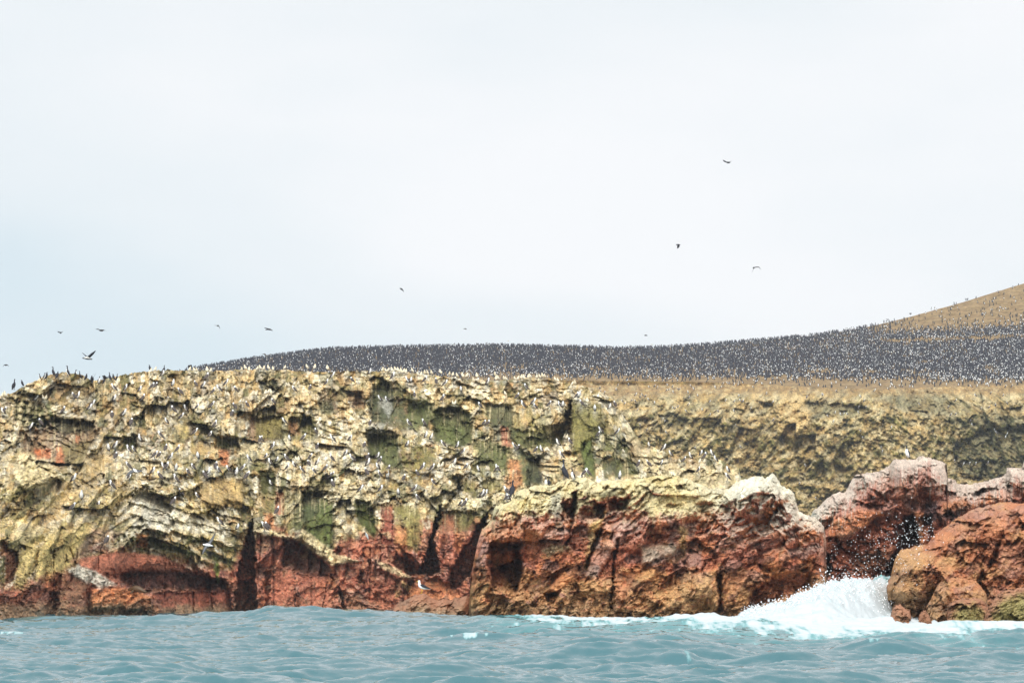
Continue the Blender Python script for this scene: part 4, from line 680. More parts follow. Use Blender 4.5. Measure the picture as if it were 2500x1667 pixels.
PEAK, o = near_rock('peaked_rock', 'red rock with a white-streaked rounded peak and a dark sea cave, behind the breaking wave',
    1960, 2700, 1.5, [(1960,1420),(1975,1275),(1983,1249),(2016,1219),(2027,1210),(2043,1202),(2063,1202),(2079,1172),(2090,1159),(2115,1155),(2140,1152),(2168,1139),(2182,1122),(2198,1118),(2231,1121),(2248,1112),(2265,1117),(2298,1125),(2312,1136),(2314,1166),(2331,1169),(2336,1180),(2367,1183),(2375,1180),(2414,1172),(2458,1158),(2456,1144),(2494,1141),(2500,1128),(2560,1110),(2640,1120),(2690,1200),(2700,1300)],
    121, 8, 270, 560, col_peak,
    recs=[(1.7, 7, [(2135,1262),(2176,1254),(2201,1260),(2207,1293),(2179,1400),(2099,1420),(2050,1415),(2030,1390),(2016,1343),(2071,1316)]), (4.5, 5, [(2203,1260),(2229,1252),(2237,1271),(2243,1330),(2210,1345),(2190,1365),(2182,1420),(2150,1420),(2196,1321),(2207,1293)]), (5, 3, [(2014,1349),(2024,1355),(2032,1387),(2015,1420),(2002,1420)]), (-2.2, 10, [(2190,1135),(2300,1130),(2312,1180),(2290,1210),(2190,1215)]), (-2.0, 8, [(2232,1250),(2290,1230),(2372,1215),(2380,1240),(2300,1300),(2262,1330),(2248,1330)]), (2.2, 4, [(2372,1206),(2400,1194),(2412,1200),(2380,1216)]), (1.2, 3, [(2222,1135),(2228,1135),(2230,1190),(2222,1190)])], slabs=[('rust', .6, -.9, 4, Z(1850, 1100, K, [(640,640),(900,500),(1080,520),(1100,560),(900,700),(760,760),(620,760)])), ('red', .5, -.5, 4, Z(1850, 1100, K, [(760,470),(830,300),(880,300),(850,430),(800,520)])), ('mauve', .4, -.7, 4, Z(1850, 1100, K, [(1180,130),(1270,90),(1290,330),(1200,330)])), ('red', .5, -.6, 4, Z(1850, 1100, K, [(1500,200),(1620,130),(1680,280),(1560,330)])), ('rust', .6, -.6, 4, Z(1850, 1100, K, [(1900,420),(2040,360),(2160,340),(2260,400),(2150,440),(1980,480),(1880,520)]))], lean=-.2, slope=.4, cells=.8, amps=(1.4, .9, .55, .2))
def col_right(S, X, Y, Wx, Wy, e, g, r, seed):
    n1_ = fbm(X / 80, Y / 60, seed + 20, 4, .6); n2_ = fbm(X / 22, Y / 18, seed + 21, 4, .65); n3_ = fbm(X / 6, Y / 5, seed + 22, 3, .6)
    c = mixc(np.zeros(X.shape + (3,)) + np.array((.52, .205, .095)), 'ochre', .6 * ss(-.15, .4, n1_ + .5 * ss(2350, 2180, X) + .3 * ss(1330, 1430, Y) - .1)); c = mixc(c, 'dred', .4 * ss(.1, .5, n2_)); c = mixc(c, 'mauve', .35 * ss(.6, .9, r[1][2]))
    c = mixc(c, C['mauve'] * 1.3, .35 * ss(.2, .6, n3_ + n2_))
    for kk, wgt, m in S.SM: c = mixc(c, kk, wgt * m * (.7 + .3 * ss(-.3, .2, n2_)))
    c = crackc(c, g, .6)
    wt = ss(1430, 1490, Y + 14 * n2_)
    return mixc(c, 'wet', .35 * wt) * (1 + .16 * (r[2][1] - .5) + .14 * n3_)[..., None], .5 * wt
RIGHT, o = near_rock('boulder', 'big cracked orange-brown boulder rising from the foam at the right edge',
    2155, 2720, 1.5, [(2155,1520),(2157,1468),(2162,1432),(2176,1404),(2182,1371),(2190,1351),(2204,1338),(2242,1332),(2265,1327),(2281,1304),(2298,1291),(2325,1271),(2356,1255),(2375,1244),(2419,1230),(2447,1224),(2500,1229),(2600,1215),(2680,1260),(2720,1400)],
    92, 7, 250, 480, col_right, recs=[(1.6, 3, [(2432,1325),(2444,1322),(2436,1365),(2418,1390),(2412,1385),(2426,1350)]), (-1.4, 12, [(2180,1360),(2290,1345),(2320,1420),(2250,1462),(2170,1450)]), (1.4, 4, [(2370,1430),(2400,1390),(2408,1400),(2380,1450)])], slabs=[(k_, .35, .35 * l_, 6, Z(1850, 1100, K, p_)) for k_, l_, p_ in [('ochre', -.6, [(1240,900),(1420,850),(1560,900),(1560,1000),(1440,1050),(1240,1080),(1200,1000)]), ('rust', -.5, [(1560,760),(1800,640),(1840,700),(1640,860),(1540,850)]), ('ochre', -.5, [(1180,1110),(1330,1100),(1460,1300),(1300,1340),(1130,1320)]), ('mauve', -.6, [(1900,520),(2060,480),(2180,500),(2100,580),(1900,640)]), ('rust', -.5, [(2050,640),(2200,580),(2200,720),(2090,760)]), ('mauve', -.5, [(2120,840),(2352,820),(2352,1100),(2200,1160),(2120,1060)]), ('ochre', -.5, [(1560,1000),(1740,900),(1760,1060),(1640,1120)])]], lean=.55, slope=.45, edge=80)
def col_low(S, X, Y, Wx, Wy, e, g, r, seed):
    n1_ = fbm(X / 60, Y / 40, seed + 20, 4, .6); n2_ = fbm(X / 18, Y / 14, seed + 21, 4, .65); n3_ = fbm(X / 6, Y / 5, seed + 22, 3, .6)
    c = mixc(np.zeros(X.shape + (3,)) + np.array((.42, .2, .11)), C['wet'] * 1.5, .8 * ss(8, 45, e + 14 * n2_)); c = mixc(c, 'dwet', .4 * ss(0, .4, n1_ - .1)); c = crackc(c, g, .5)
    return c * (1 + .2 * n3_)[..., None], ss(20, 50, e) * .6
LOW, o = near_rock('low_rock', 'low pinkish brown rock at the waterline, on which the black-backed gull stands',
    948, 1160, 1.5, [(948,1520),(960,1490),(978,1468),(1000,1455),(1015,1450),(1036,1446),(1048,1455),(1068,1465),(1080,1458),(1100,1462),(1118,1458),(1138,1452),(1150,1462),(1160,1520)], 101, 4, 120, 540, col_low, edge=30, amps=(.5, .3, .16, .07), slope=.5, back=5, cells=.8)
def col_green(S, X, Y, Wx, Wy, e, g, r, seed):
    c, wt = col_low(S, X, Y, Wx, Wy, e, g, r, seed)
    return mixc(c, np.array((.33, .30, .09)), .7 * ss(4, 30, e + 14 * fbm(X / 16, Y / 14, seed + 40, 4))), wt
near_rock('mossy_boulder', 'low boulder covered in yellow-green weed in the bottom right foam', 2398, 2640, 1.5, [(2398,1530),(2410,1490),(2425,1462),(2455,1440),(2490,1433),(2560,1440),(2620,1470),(2640,1530)], 84, 1.8, 110, 580, col_green, edge=40, amps=(.5, .3, .14, .06), slope=.5, back=4, cells=.8, lean=1.)
near_rock('wet_boulder', 'low wet brown boulder between the big orange boulder and the weed-covered one', 2308, 2430, 1.5, [(2308,1540),(2312,1490),(2322,1468),(2345,1462),(2380,1458),(2405,1470),(2420,1490),(2430,1540)], 86, 1.4, 90, 600, col_green, edge=30, amps=(.4, .25, .12, .05), slope=.5, back=3, cells=.7)
near_rock('shoulder_boulder', 'domed orange-brown boulder leaning on the foot of the big boulder', 2258, 2420, 1.5, [(2258,1540),(2262,1480),(2275,1455),(2292,1425),(2315,1408),(2350,1410),(2385,1420),(2408,1450),(2420,1540)], 89.5, 1.7, 100, 620, col_right, edge=36, amps=(.5, .3, .14, .06), slope=.5, back=3, cells=.8)
near_rock('washed_rock', 'small brown rock just breaking the foam, leftmost in front of the big boulder', 2168, 2230, 1.2, [(2168,1535),(2176,1498),(2184,1478),(2196,1474),(2206,1486),(2222,1490),(2230,1535)], 84.5, 1.2, 60, 640, col_low, edge=14, amps=(.25, .15, .08, .04), slope=.5, back=1.5, cells=.6)
near_rock('washed_rock', 'small brown rock just breaking the foam, right of the similar one', 2236, 2280, 1.2, [(2236,1540),(2244,1502),(2252,1488),(2262,1492),(2272,1508),(2280,1540)], 84.5, 1, 60, 660, col_low, edge=10, amps=(.2, .12, .06, .03), slope=.5, back=1.2, cells=.5)
# ------------------------------------------------------------------ SEA
rowsD = np.concatenate([np.geomspace(4, 33, 30)[:-1], np.geomspace(33, 128, 760)[:-1], np.geomspace(128, 230, 60)[:-1], np.geomspace(230, 5500, 24)])
colX = np.concatenate([np.geomspace(9000, 60, 45)[:-1] * -1, np.linspace(-60, 2560, 1000)[:-1], 2500 + np.geomspace(60, 9000, 45)])
DD, XX = np.meshgrid(rowsD, colX, indexing='ij')
wxw = (XX - 1250) / F * DD / CP; wyw = DD
rg = np.random.default_rng(5)
Zs = np.zeros_like(DD); kd = 1.0
patch = .75 + .5 * fbm(wxw / 9, wyw / 14, 700, 3)
for i in range(130):
    lam = .34 * (40 ** rg.random()); ang = rg.normal(0, .42) + (math.pi / 2 + .12) + .25 * (rg.random() < .3); k = 2 * math.pi / lam
    amp = .0038 * lam ** .98 * (.5 + rg.random())
    amp *= 2.6 if lam < 1.3 else (.8 if lam > 5 else 1.0)
    ph = rg.random() * 6.28; cutoff = ss(.5, 1.0, lam / (.0048 * DD + .08)) if lam < 1.6 else 1.
    s_ = np.sin(k * (wxw * math.cos(ang) + wyw * math.sin(ang)) + ph + .6 * vn(wxw / (lam * 3), wyw / (lam * 3), 710 + i))
    Zs += amp * cutoff * (1 - 2 * np.abs(s_) ** 1.4 if i % 3 == 0 else s_) * patch
Zs *= ss(3000, 300, DD)
for i in range(170):
    hd = 36 + 48 * rg.random() ** 1.2; hx = rg.uniform(-.24, .24) * hd; ww = rg.uniform(.35, 1.3); hh = rg.uniform(.025, .085) * (1 + hd / 70); dl = rg.uniform(.25, .6); sk = rg.normal(0, .25)
    r0_ = np.searchsorted(rowsD, hd - 4); r1_ = np.searchsorted(rowsD, hd + 4)
    a_ = wyw[r0_:r1_] - hd - sk * (wxw[r0_:r1_] - hx); Zs[r0_:r1_] += hh * np.exp(-((wxw[r0_:r1_] - hx) / ww) ** 2) * np.where(a_ < 0, np.exp(-(a_ / dl) ** 2), np.exp(-(a_ / (dl * 2.5)) ** 2))
# swell ridge running in front of the rocks
Yc = np.interp(XX, [-9000, -200, 0, 150, 280, 400, 550, 610, 660, 740, 850, 900, 1000, 1100, 1200, 1400, 1600, 1700, 1800, 1850, 2000, 2500, 9000], [1522, 1524, 1526, 1521, 1511, 1502, 1500, 1495, 1481, 1482, 1491, 1490, 1492, 1498, 1501, 1505, 1505, 1501, 1498, 1500, 1508, 1522, 1522])
dist = np.interp(XX, [0, 500, 1141, 1200, 2000, 2500], [98, 96, 93, 89, 86, 80])
hc_ = 1.5 - (Yc + 2 - 1440) / F * dist
Zs += hc_ * np.exp(-((DD - dist) / 9.) ** 2) * .95 + np.clip(hc_, 0, 9) * .15 * np.exp(-((DD - dist - 16) / 12.) ** 2)
Zs += .22 * np.exp(-((DD - 66) / 5) ** 2) * np.sin(wxw / 3.1 + 1) + .15 * np.exp(-((DD - 52) / 4) ** 2) * np.sin(wxw / 2.3)
# surge pouring through the gap between the rocks
gap = ss(1800, 2010, XX) * (1 - ss(2185, 2230, XX)); Ytop = np.interp(XX, [1800, 1850, 1920, 2000, 2030, 2060, 2120, 2180], [1492, 1480, 1458, 1428, 1412, 1404, 1400, 1388])
Ytop = np.interp(XX, [1740, 1780, 1850, 1900, 1950, 2000, 2030, 2060, 2120, 2200], [1506, 1500, 1482, 1464, 1446, 1427, 1416, 1414, 1408, 1402])
pk = np.interp(XX, [1740, 1850, 2000, 2110, 2180, 2300], [87, 88, 91, 97, 103, 106])
hs = 1.5 - (Ytop - 1440) / F * (pk + .30 * np.clip(DD - pk, 0, 30)); hs = hs * (1 - .15 * ss(0, 25, DD - pk))
sg = ss(-11, 0, DD - pk) * (1 - ss(126, 140, DD)) * ss(1745, 1830, XX) * (1 - ss(2240, 2330, XX))
lump = fbm(wxw / 1.1, wyw / 2.2, 720, 6, .7)
Zs = Zs * (1 - sg) + sg * (hs + .62 * lump - .15)
# surf at the foot of the rocks
surf = ss(1150, 1300, XX) * ss(80, 86, DD) * (1 - ss(104, 112, DD)) * (1 - sg)
lf = fbm(wxw / .8, wyw / 1.8, 730, 4, .6)
Zs += surf * .11 * lf * (1 + ss(1800, 2100, XX))
fo = fbm(wxw / 1.6, wyw / 9., 740, 5, .62); fo2 = fbm(wxw / .35, wyw / 2.2, 750, 4, .6)
foam = np.zeros_like(DD)
fs = fbm(wxw / 1.5, wyw / 1.9, 780, 5, .65); fs2 = fbm(wxw / .4, wyw / .6, 790, 4, .6)
foam = np.maximum(foam, sg * ss(-.28, .34, fs + .5 * fs2 + .5 * (fbm(wxw / 3.5, wyw / 4., 795, 3)) + .12 * ss(2, -7, DD - pk) - .36 - .3 * ss(1960, 2100, XX) * ss(-5, 1, DD - pk)))
band = 1.15 * ss(1080, 1400, XX) * (1 - ss(94, 100, DD)) * np.interp(DD, [60, 74, 80, 86, 92], [0, .05, .45, .85, .9]) + .75 * ss(1550, 2000, XX) * np.interp(DD, [50, 64, 72, 82], [0, .1, .75, 1])
foam = np.maximum(foam, ss(.28, .95, band * .85 + fo * .8 + fo2 * .55) * ss(1000, 1350, XX + 10 * fo))
foam = np.maximum(foam, ss(88, 83, DD) * ss(66, 80, DD) * ss(2050, 2200, XX) * ss(-.35, .25, fo + fo2))
caps = ss(.55 - .08 * ss(950, 1300, XX), .74, fbm(wxw / 1.7, wyw / 6., 760, 3) * .6 + fo2 * .5 + .25 * ss(.1, .3, Zs - hc_ * np.exp(-((DD - dist) / 9.) ** 2)) + .12)
foam = np.maximum(foam, .8 * caps * ss(36, 60, DD))
dark = ss(.1, .5, fbm(wxw / 5, wyw / 9, 770, 4))
sea = bpy.data.materials.new('sea_water'); sea.use_nodes = True; t = sea.node_tree; n = t.nodes; l = t.links; b = n['Principled BSDF']
b.inputs['Base Color'].default_value = (.045, .20, .22, 1); b.inputs['Roughness'].default_value = .05; b.inputs['IOR'].default_value = 1.333; b.inputs['Specular IOR Level'].default_value = .9
fa_ = n.new('ShaderNodeAttribute'); fa_.attribute_name = 'foam'
tcn = n.new('ShaderNodeTexCoord')
fn = n.new('ShaderNodeTexNoise'); fn.inputs['Scale'].default_value = 3.4; fn.inputs['Detail'].default_value = 6; fn.inputs['Roughness'].default_value = .7
ms = n.new('ShaderNodeMapping'); ms.inputs['Scale'].default_value = (1, .45, 1); l.new(tcn.outputs['Object'], ms.inputs[0]); l.new(ms.outputs[0], fn.inputs['Vector'])
ad = n.new('ShaderNodeMath'); ad.operation = 'MULTIPLY_ADD'; l.new(fn.outputs[0], ad.inputs[0]); ad.inputs[1].default_value = .9; l.new(fa_.outputs['Fac'], ad.inputs[2])
fm = n.new('ShaderNodeMapRange'); fm.interpolation_type = 'SMOOTHSTEP'; fm.inputs[1].default_value = .66; fm.inputs[2].default_value = 1.05; l.new(ad.outputs[0], fm.inputs[0])
wb = n.new('ShaderNodeBsdfDiffuse'); fc_ = n.new('ShaderNodeMixRGB'); fc_.inputs[1].default_value = (.15, .32, .33, 1); fc_.inputs[2].default_value = (.47, .51, .52, 1); f2_ = n.new('ShaderNodeMapRange'); f2_.inputs[1].default_value = .8; f2_.inputs[2].default_value = 1.45; l.new(ad.outputs[0], f2_.inputs[0]); l.new(f2_.outputs[0], fc_.inputs[0]); l.new(fc_.outputs[0], wb.inputs[0])
mixs = n.new('ShaderNodeMixShader'); l.new(fm.outputs[0], mixs.inputs[0]); l.new(b.outputs[0], mixs.inputs[1]); l.new(wb.outputs[0], mixs.inputs[2])
l.new(mixs.outputs[0], n['Material Output'].inputs[0])
ca = n.new('ShaderNodeAttribute'); ca.attribute_name = 'aer'
cm = n.new('ShaderNodeMixRGB'); l.new(ca.outputs['Fac'], cm.inputs[0]); cm.inputs[1].default_value = (.040, .118, .136, 1); cm.inputs[2].default_value = (.14, .40, .39, 1); l.new(cm.outputs[0], b.inputs['Base Color'])
wn = n.new('ShaderNodeTexNoise'); wn.inputs['Scale'].default_value = 5.5; wn.inputs['Detail'].default_value = 5; wn.inputs['Roughness'].default_value = .6; l.new(ms.outputs[0], wn.inputs['Vector'])
bp = n.new('ShaderNodeBump'); bp.inputs['Strength'].default_value = 1; bp.inputs['Distance'].default_value = .02; l.new(wn.outputs[0], bp.inputs['Height']); l.new(bp.outputs[0], b.inputs['Normal'])
aer = np.clip(sg * (.75 + .5 * fs) + .55 * band * ss(-.4, .4, fo) + .2 * ss(60, 90, DD) * ss(1000, 1500, XX), 0, 1)
so = mesh_np('sea', np.stack([wxw, wyw, Zs], -1).reshape(-1, 3), gridF(len(rowsD), len(colX)), sea, None, True, {'foam': foam.ravel(), 'aer': aer.ravel()})
tag(so, 'choppy pale teal sea with white surf at the foot of the rocks', 'sea', None, 'structure')
SEA_Z = Zs
# ------------------------------------------------------------------ BIRDS
PLUM = {}
def pm(nm, c, r=.75):
    if nm not in PLUM: PLUM[nm] = flat_mat(nm, c, r)
    return PLUM[nm]
white = pm('white_plumage', (.82, .82, .80)); dark = pm('dark_brown_plumage', (.075, .06, .055)); slate = pm('slate_plumage', (.026, .027, .036), .9); down = pm('cream_down', (.62, .54, .38))
blackp = pm('black_plumage', (.022, .022, .028)); bill = pm('grey_bill', (.22, .24, .25), .5); leg = pm('dark_feet', (.08, .09, .10), .6); yellow = pm('yellow_bill', (.80, .50, .06), .5); redf = pm('red_feet', (.55, .08, .04), .5); bluef = pm('pale_down', (.62, .60, .54)); wing_g = pm('grey_wing', (.12, .12, .125))
bark = pm('sea_lion_fur', (.10, .06, .03), .4)
MI = [white, dark, slate, down, blackp, bill, leg, yellow, redf, bluef, wing_g]
class MB:
    def __init__(s): s.v = []; s.f = []; s.m = []
    def tube(s, pts, rad, n=8, mi=0, mf=None, flat=1.0):
        """pts: list of 3D points, rad: list of (side radius, other radius); closed, tapering"""
        base = len(s.v); k = len(pts)
        for i, p in enumerate(pts):
            p = np.array(p, float); a = np.array(pts[max(i - 1, 0)], float); b_ = np.array(pts[min(i + 1, k - 1)], float)
            tg = b_ - a; tg /= (np.linalg.norm(tg) + 1e-9); side = np.cross(tg, (0, 0, 1.)) if abs(tg[2]) < .95 else np.array((0, 1., 0)) * (1 if True else 0)
            if abs(tg[2]) >= .95: side = np.array((0, -1., 0)) * np.sign(tg[2] + 1e-9) * -1
            side = np.array((0, 1., 0)) if abs(tg[1]) < .6 else side
            side = side - tg * side.dot(tg); side /= (np.linalg.norm(side) + 1e-9); upv = np.cross(tg, side)
            ra_, rb_ = rad[i] if isinstance(rad[i], tuple) else (rad[i], rad[i])
            for j in range(n):
                t_ = 2 * math.pi * j / n; s.v.append(tuple(p + side * math.cos(t_) * ra_ + upv * math.sin(t_) * rb_))
        for i in range(k - 1):
            for j in range(n):
                a = base + i * n + j; b_ = base + i * n + (j + 1) % n
                s.f.append((a, b_, b_ + n, a + n)); s.m.append(mf(i, (j + .5) / n * 2 * math.pi) if mf else mi)
        s.f.append(tuple(base + j for j in range(n))[::-1]); s.m.append(mf(0, 0) if mf else mi)
        s.f.append(tuple(base + (k - 1) * n + j for j in range(n))); s.m.append(mf(k - 2, 0) if mf else mi)
        return s
    def mesh(s, name, smooth=True):
        me = bpy.data.meshes.new(name); me.from_pydata(s.v, [], s.f)
        used = sorted(set(s.m)); mp_ = {u: i for i, u in enumerate(used)}
        for u in used: me.materials.append(MI[u])
        me.polygons.foreach_set('material_index', [mp_[q] for q in s.m]); me.polygons.foreach_set('use_smooth', [smooth] * len(s.f)); me.update(); return me
def legs(mb, x=-.02, z=.2, mi=6, sp=.05, h=0):
    for sgn in (-1, 1):
        mb.tube([(x, sgn * sp, z), (x + .01, sgn * sp, .02), (x + .015, sgn * sp, 0.005)], [.016, .010, .010], 5, mi)
        mb.tube([(x - .02, sgn * sp, .008), (x + .05, sgn * sp, .008), (x + .09, sgn * sp, .006)], [(.008, .006), (.035, .007), (.03, .004)], 5, mi)
def booby(lean=0., head=0., hunch=0.):
    mb = MB()
    L_ = lean
    sp = [(-.30 - .02, 0, .06), (-.22, 0, .13), (-.13, 0, .22), (-.05 + .02 * L_, 0, .31), (.02 + .06 * L_, 0, .40 - .02 * hunch), (.05 + .10 * L_, 0, .475 - .05 * hunch), (.06 + .12 * L_, 0, .53 - .07 * hunch), (.075 + .13 * L_, 0, .575 - .08 * hunch), (.065 + .13 * L_, 0, .612 - .08 * hunch)]
    rd = [(.02, .008), (.055, .04), (.10, .085), (.118, .105), (.10, .095), (.062, .062), (.05, .052), (.047, .052), (.015, .018)]
    # back of the body (upper side) dark, breast, neck and head white
    mb.tube(sp, rd, 10, mf=lambda i, a: 1 if (i <= 1 or (i <= 4 and math.sin(a) > -.25 and i < 4) or (i == 4 and math.sin(a) > -.1)) else (10 if False else 0))
    hx, hz = sp[7][0], sp[7][2]
    mb.tube([(hx + .035, 0, hz), (hx + .09, 0, hz - .012), (hx + .14, 0, hz - .028)], [(.018, .022), (.012, .014), (.002, .003)], 6, 5)
    for sgn in (-1, 1):                                       # folded wings
        mb.tube([(.03 + .05 * L_, sgn * .085, .40), (-.06, sgn * .112, .31), (-.17, sgn * .085, .18), (-.29, sgn * .03, .07)], [(.02, .05), (.025, .075), (.02, .05), (.006, .012)], 6, 1)
    legs(mb)
    return mb.mesh('booby')
def chick():
    mb = MB(); mb.tube([(-.20, 0, .08), (-.13, 0, .14), (-.03, 0, .22), (.03, 0, .32), (.05, 0, .42), (.07, 0, .49), (.06, 0, .54)], [(.03, .02), (.10, .08), (.14, .125), (.12, .115), (.07, .07), (.055, .058), (.02, .02)], 9, 3)
    mb.tube([(.11, 0, .49), (.16, 0, .475), (.20, 0, .46)], [.02, .013, .003], 5, 5)
    for sgn in (-1, 1): mb.tube([(.03, sgn * .10, .33), (-.05, sgn * .13, .23), (-.17, sgn * .08, .12)], [(.015, .04), (.02, .05), (.006, .012)], 6, 9)
    legs(mb); return mb.mesh('booby_chick')
def cormorant(stretch=1.0, belly=True, feet=8, neckpatch=False):
    mb = MB(); s = stretch
    sp = [(-.20, 0, .03), (-.13, 0, .12), (-.05, 0, .22), (.0, 0, .32), (.03, 0, .42), (.035, 0, .49), (.025, 0, .49 + .07 * s), (.03, 0, .49 + .14 * s), (.055, 0, .49 + .19 * s), (.05, 0, .49 + .225 * s)]
    rd = [(.03, .01), (.06, .045), (.10, .085), (.105, .095), (.085, .08), (.05, .05), (.032, .033), (.032, .034), (.036, .04), (.012, .014)]
    mb.tube(sp, rd, 10, mf=lambda i, a: 0 if (belly and 1 <= i <= 4 and math.sin(a) < -.2) or (neckpatch and i in (5,) and math.sin(a) < .3) else (2 if not belly else 4))
    hx, hz = sp[8][0], sp[8][2]
    mb.tube([(hx + .02, 0, hz + .005), (hx + .075, 0, hz + .012), (hx + .115, 0, hz + .004)], [(.014, .016), (.008, .009), (.002, .003)], 6, 7 if neckpatch else 5)
    for sgn in (-1, 1): mb.tube([(.02, sgn * .07, .42), (-.03, sgn * .10, .32), (-.09, sgn * .085, .19), (-.15, sgn * .04, .10)], [(.018, .045), (.022, .06), (.018, .045), (.005, .01)], 6, 2)
    legs(mb, -.01, .16, feet); return mb.mesh('cormorant')
def gull():
    mb = MB()
    mb.tube([(-.34, 0, .17), (-.22, 0, .19), (-.10, 0, .22), (.02, 0, .26), (.10, 0, .32), (.12, 0, .39), (.125, 0, .45), (.125, 0, .49), (.115, 0, .515)], [(.03, .008), (.05, .03), (.085, .07), (.095, .085), (.075, .075), (.052, .052), (.048, .05), (.045, .048), (.015, .015)], 10, 0)
    for sgn in (-1, 1): mb.tube([(.06, sgn * .06, .34), (-.03, sgn * .09, .30), (-.16, sgn * .075, .235), (-.30, sgn * .03, .19), (-.42, sgn * .01, .165)], [(.02, .03), (.025, .06), (.02, .042), (.012, .016), (.002, .003)], 6, 4)
    mb.tube([(.0, 0, .325), (-.1, 0, .29), (-.2, 0, .235)], [(.04, .02), (.06, .025), (.03, .012)], 6, 4)
    mb.tube([(.16, 0, .475), (.21, 0, .47), (.245, 0, .455)], [(.014, .018), (.01, .014), (.002, .003)], 6, 7)
    for sgn in (-1, 1):
        mb.tube([(.0, sgn * .03, .2), (.01, sgn * .03, .1), (.02, sgn * .03, .01)], [.012, .009, .009], 5, 7); mb.tube([(0, sgn * .03, .008), (.06, sgn * .03, .007), (.08, sgn * .03, .005)], [(.008, .006), (.028, .006), (.02, .004)], 5, 7)
    return mb.mesh('gull')
def put(me, name, X_, Y_, D_, rot, scale, label, cat, group=None, tilt=0.):
    o = bpy.data.objects.new(name, me); col.objects.link(o)
    x, y, z = P(X_, Y_, D_); o.location = (float(x), float(y), float(z)); o.rotation_euler = (0, tilt, rot); o.scale = (scale,) * 3
    return tag(o, label, cat, group)
BM = [booby(0, 0, 0), booby(.6, 0, .3), booby(-.2, 0, 1.), booby(.2, 0, .5)]; CM = chick()
def zone(x, y):
    h = 'far left' if x < 180 else 'left' if x < 480 else 'centre left' if x < 860 else 'centre' if x < 1200 else 'centre right'
    v = 'cliff rim' if y < 935 else 'upper ledges' if y < 1030 else 'middle ledges' if y < 1120 else 'lower pale ledges' if y < 1230 else 'ledges above red foot'
    return v + ', ' + h
POSE = ['upright', 'leaning', 'hunched', 'standing']
def facing(a):
    c_ = math.cos(a); return 'facing right' if c_ > .45 else 'facing left' if c_ < -.45 else ('seen from the front' if math.sin(a) < 0 else 'seen from behind')
for i, (bx_, by_) in enumerate(BOOB):
    k = i % 4 if i % 7 else 2; a = random.choice([0, math.pi]) + random.gauss(0, .7); sc = random.uniform(.92, 1.12)
    edge = (bx_, by_) in EDGE
    lab = ('%s white-headed booby %s on the cream slope behind the outcrop' if edge else '%s white-headed booby %s on ' + zone(bx_, by_)) % (POSE[k], facing(a))
    put(BM[k], 'booby', bx_, by_, M.at(bx_, by_ + 3) - .12, a, sc, lab, 'booby', 'white-headed boobies standing on the cliff')
for i, (bx_, by_) in enumerate(CHICK):
    a = random.uniform(0, 6.28); sc = random.uniform(.68, .9)
    put(CM, 'booby_chick', bx_, by_, M.at(bx_, by_ + 3) - .12, a, sc, 'cream booby chick %s on ' % facing(a) + zone(bx_, by_), 'booby chick', 'cream downy chicks on the cliff')
for i, (bx_, by_) in enumerate(BSM):
    a = random.choice([0, math.pi]) + random.gauss(0, .7)
    put(BM[i % 4], 'booby', bx_, by_, B.at(bx_, by_ + 2) - .3, a, random.uniform(.95, 1.2), 'tiny distant booby %s on the olive far cliff' % facing(a), 'booby', 'distant boobies on the far cliff')
for i, (bx_, by_) in enumerate(NEARB):
    lab = ['small booby just left of the tall cormorant at the outcrop\'s left end', 'lower booby beside the left end of the rock outcrop', 'booby seen front-on behind the rim of the yellow outcrop', 'booby peeking over the outcrop, right of the two big cormorants', 'right-hand booby of the pair peeking over the outcrop'][i]
    put(BM[(i * 2) % 4], 'booby', bx_, by_ + 2, 112 if i < 2 else 104.5, [2.8, .4, -1.4, .2, 3.][i], .68, lab, 'booby')
def onrock(S, X_, Y_): return S.at(X_, Y_ + 4)
big = cormorant(1.35, False, 6, True); big2 = cormorant(1.0, True, 6); plain = cormorant(1.1, False, 6)
put(big, 'cormorant', 1378, 1171, 101.5, math.pi - .5, 1.17, 'tallest grey cormorant with pale neck patch on the outcrop crest', 'cormorant', None)
put(big2, 'cormorant', 1398, 1174, 101.0, math.pi + .75, .80, 'dark cormorant with white breast edge, right of the tallest one', 'cormorant')
put(plain, 'cormorant', 1251, 1214, 101.5, 1.1, 1.05, 'slim dark cormorant alone at the left end of the outcrop', 'cormorant')
put(big2, 'cormorant', 1333, 1188, 101.4, -math.pi / 2 - .2, .64, 'white-fronted black cormorant left of the tallest cormorant', 'cormorant')
put(big2, 'cormorant', 1340, 1188, 102.2, math.pi / 2 + .3, .60, 'black cormorant close behind the white-fronted one', 'cormorant')
put(plain, 'cormorant', 1420, 1178, 103.5, .3, .62, 'cormorant of which only the black head shows above a white stone', 'cormorant')
put(cormorant(.9, True, 6), 'cormorant', 2215, 1120, 127.6, -math.pi / 2 - .75, 1.10, 'white-bellied cormorant alone on the peaked red rock', 'cormorant')
put(gull(), 'gull', 1031, 1448, 100.4, math.pi - .15, 1.10, 'black-backed white gull with yellow feet on the low rock', 'gull')
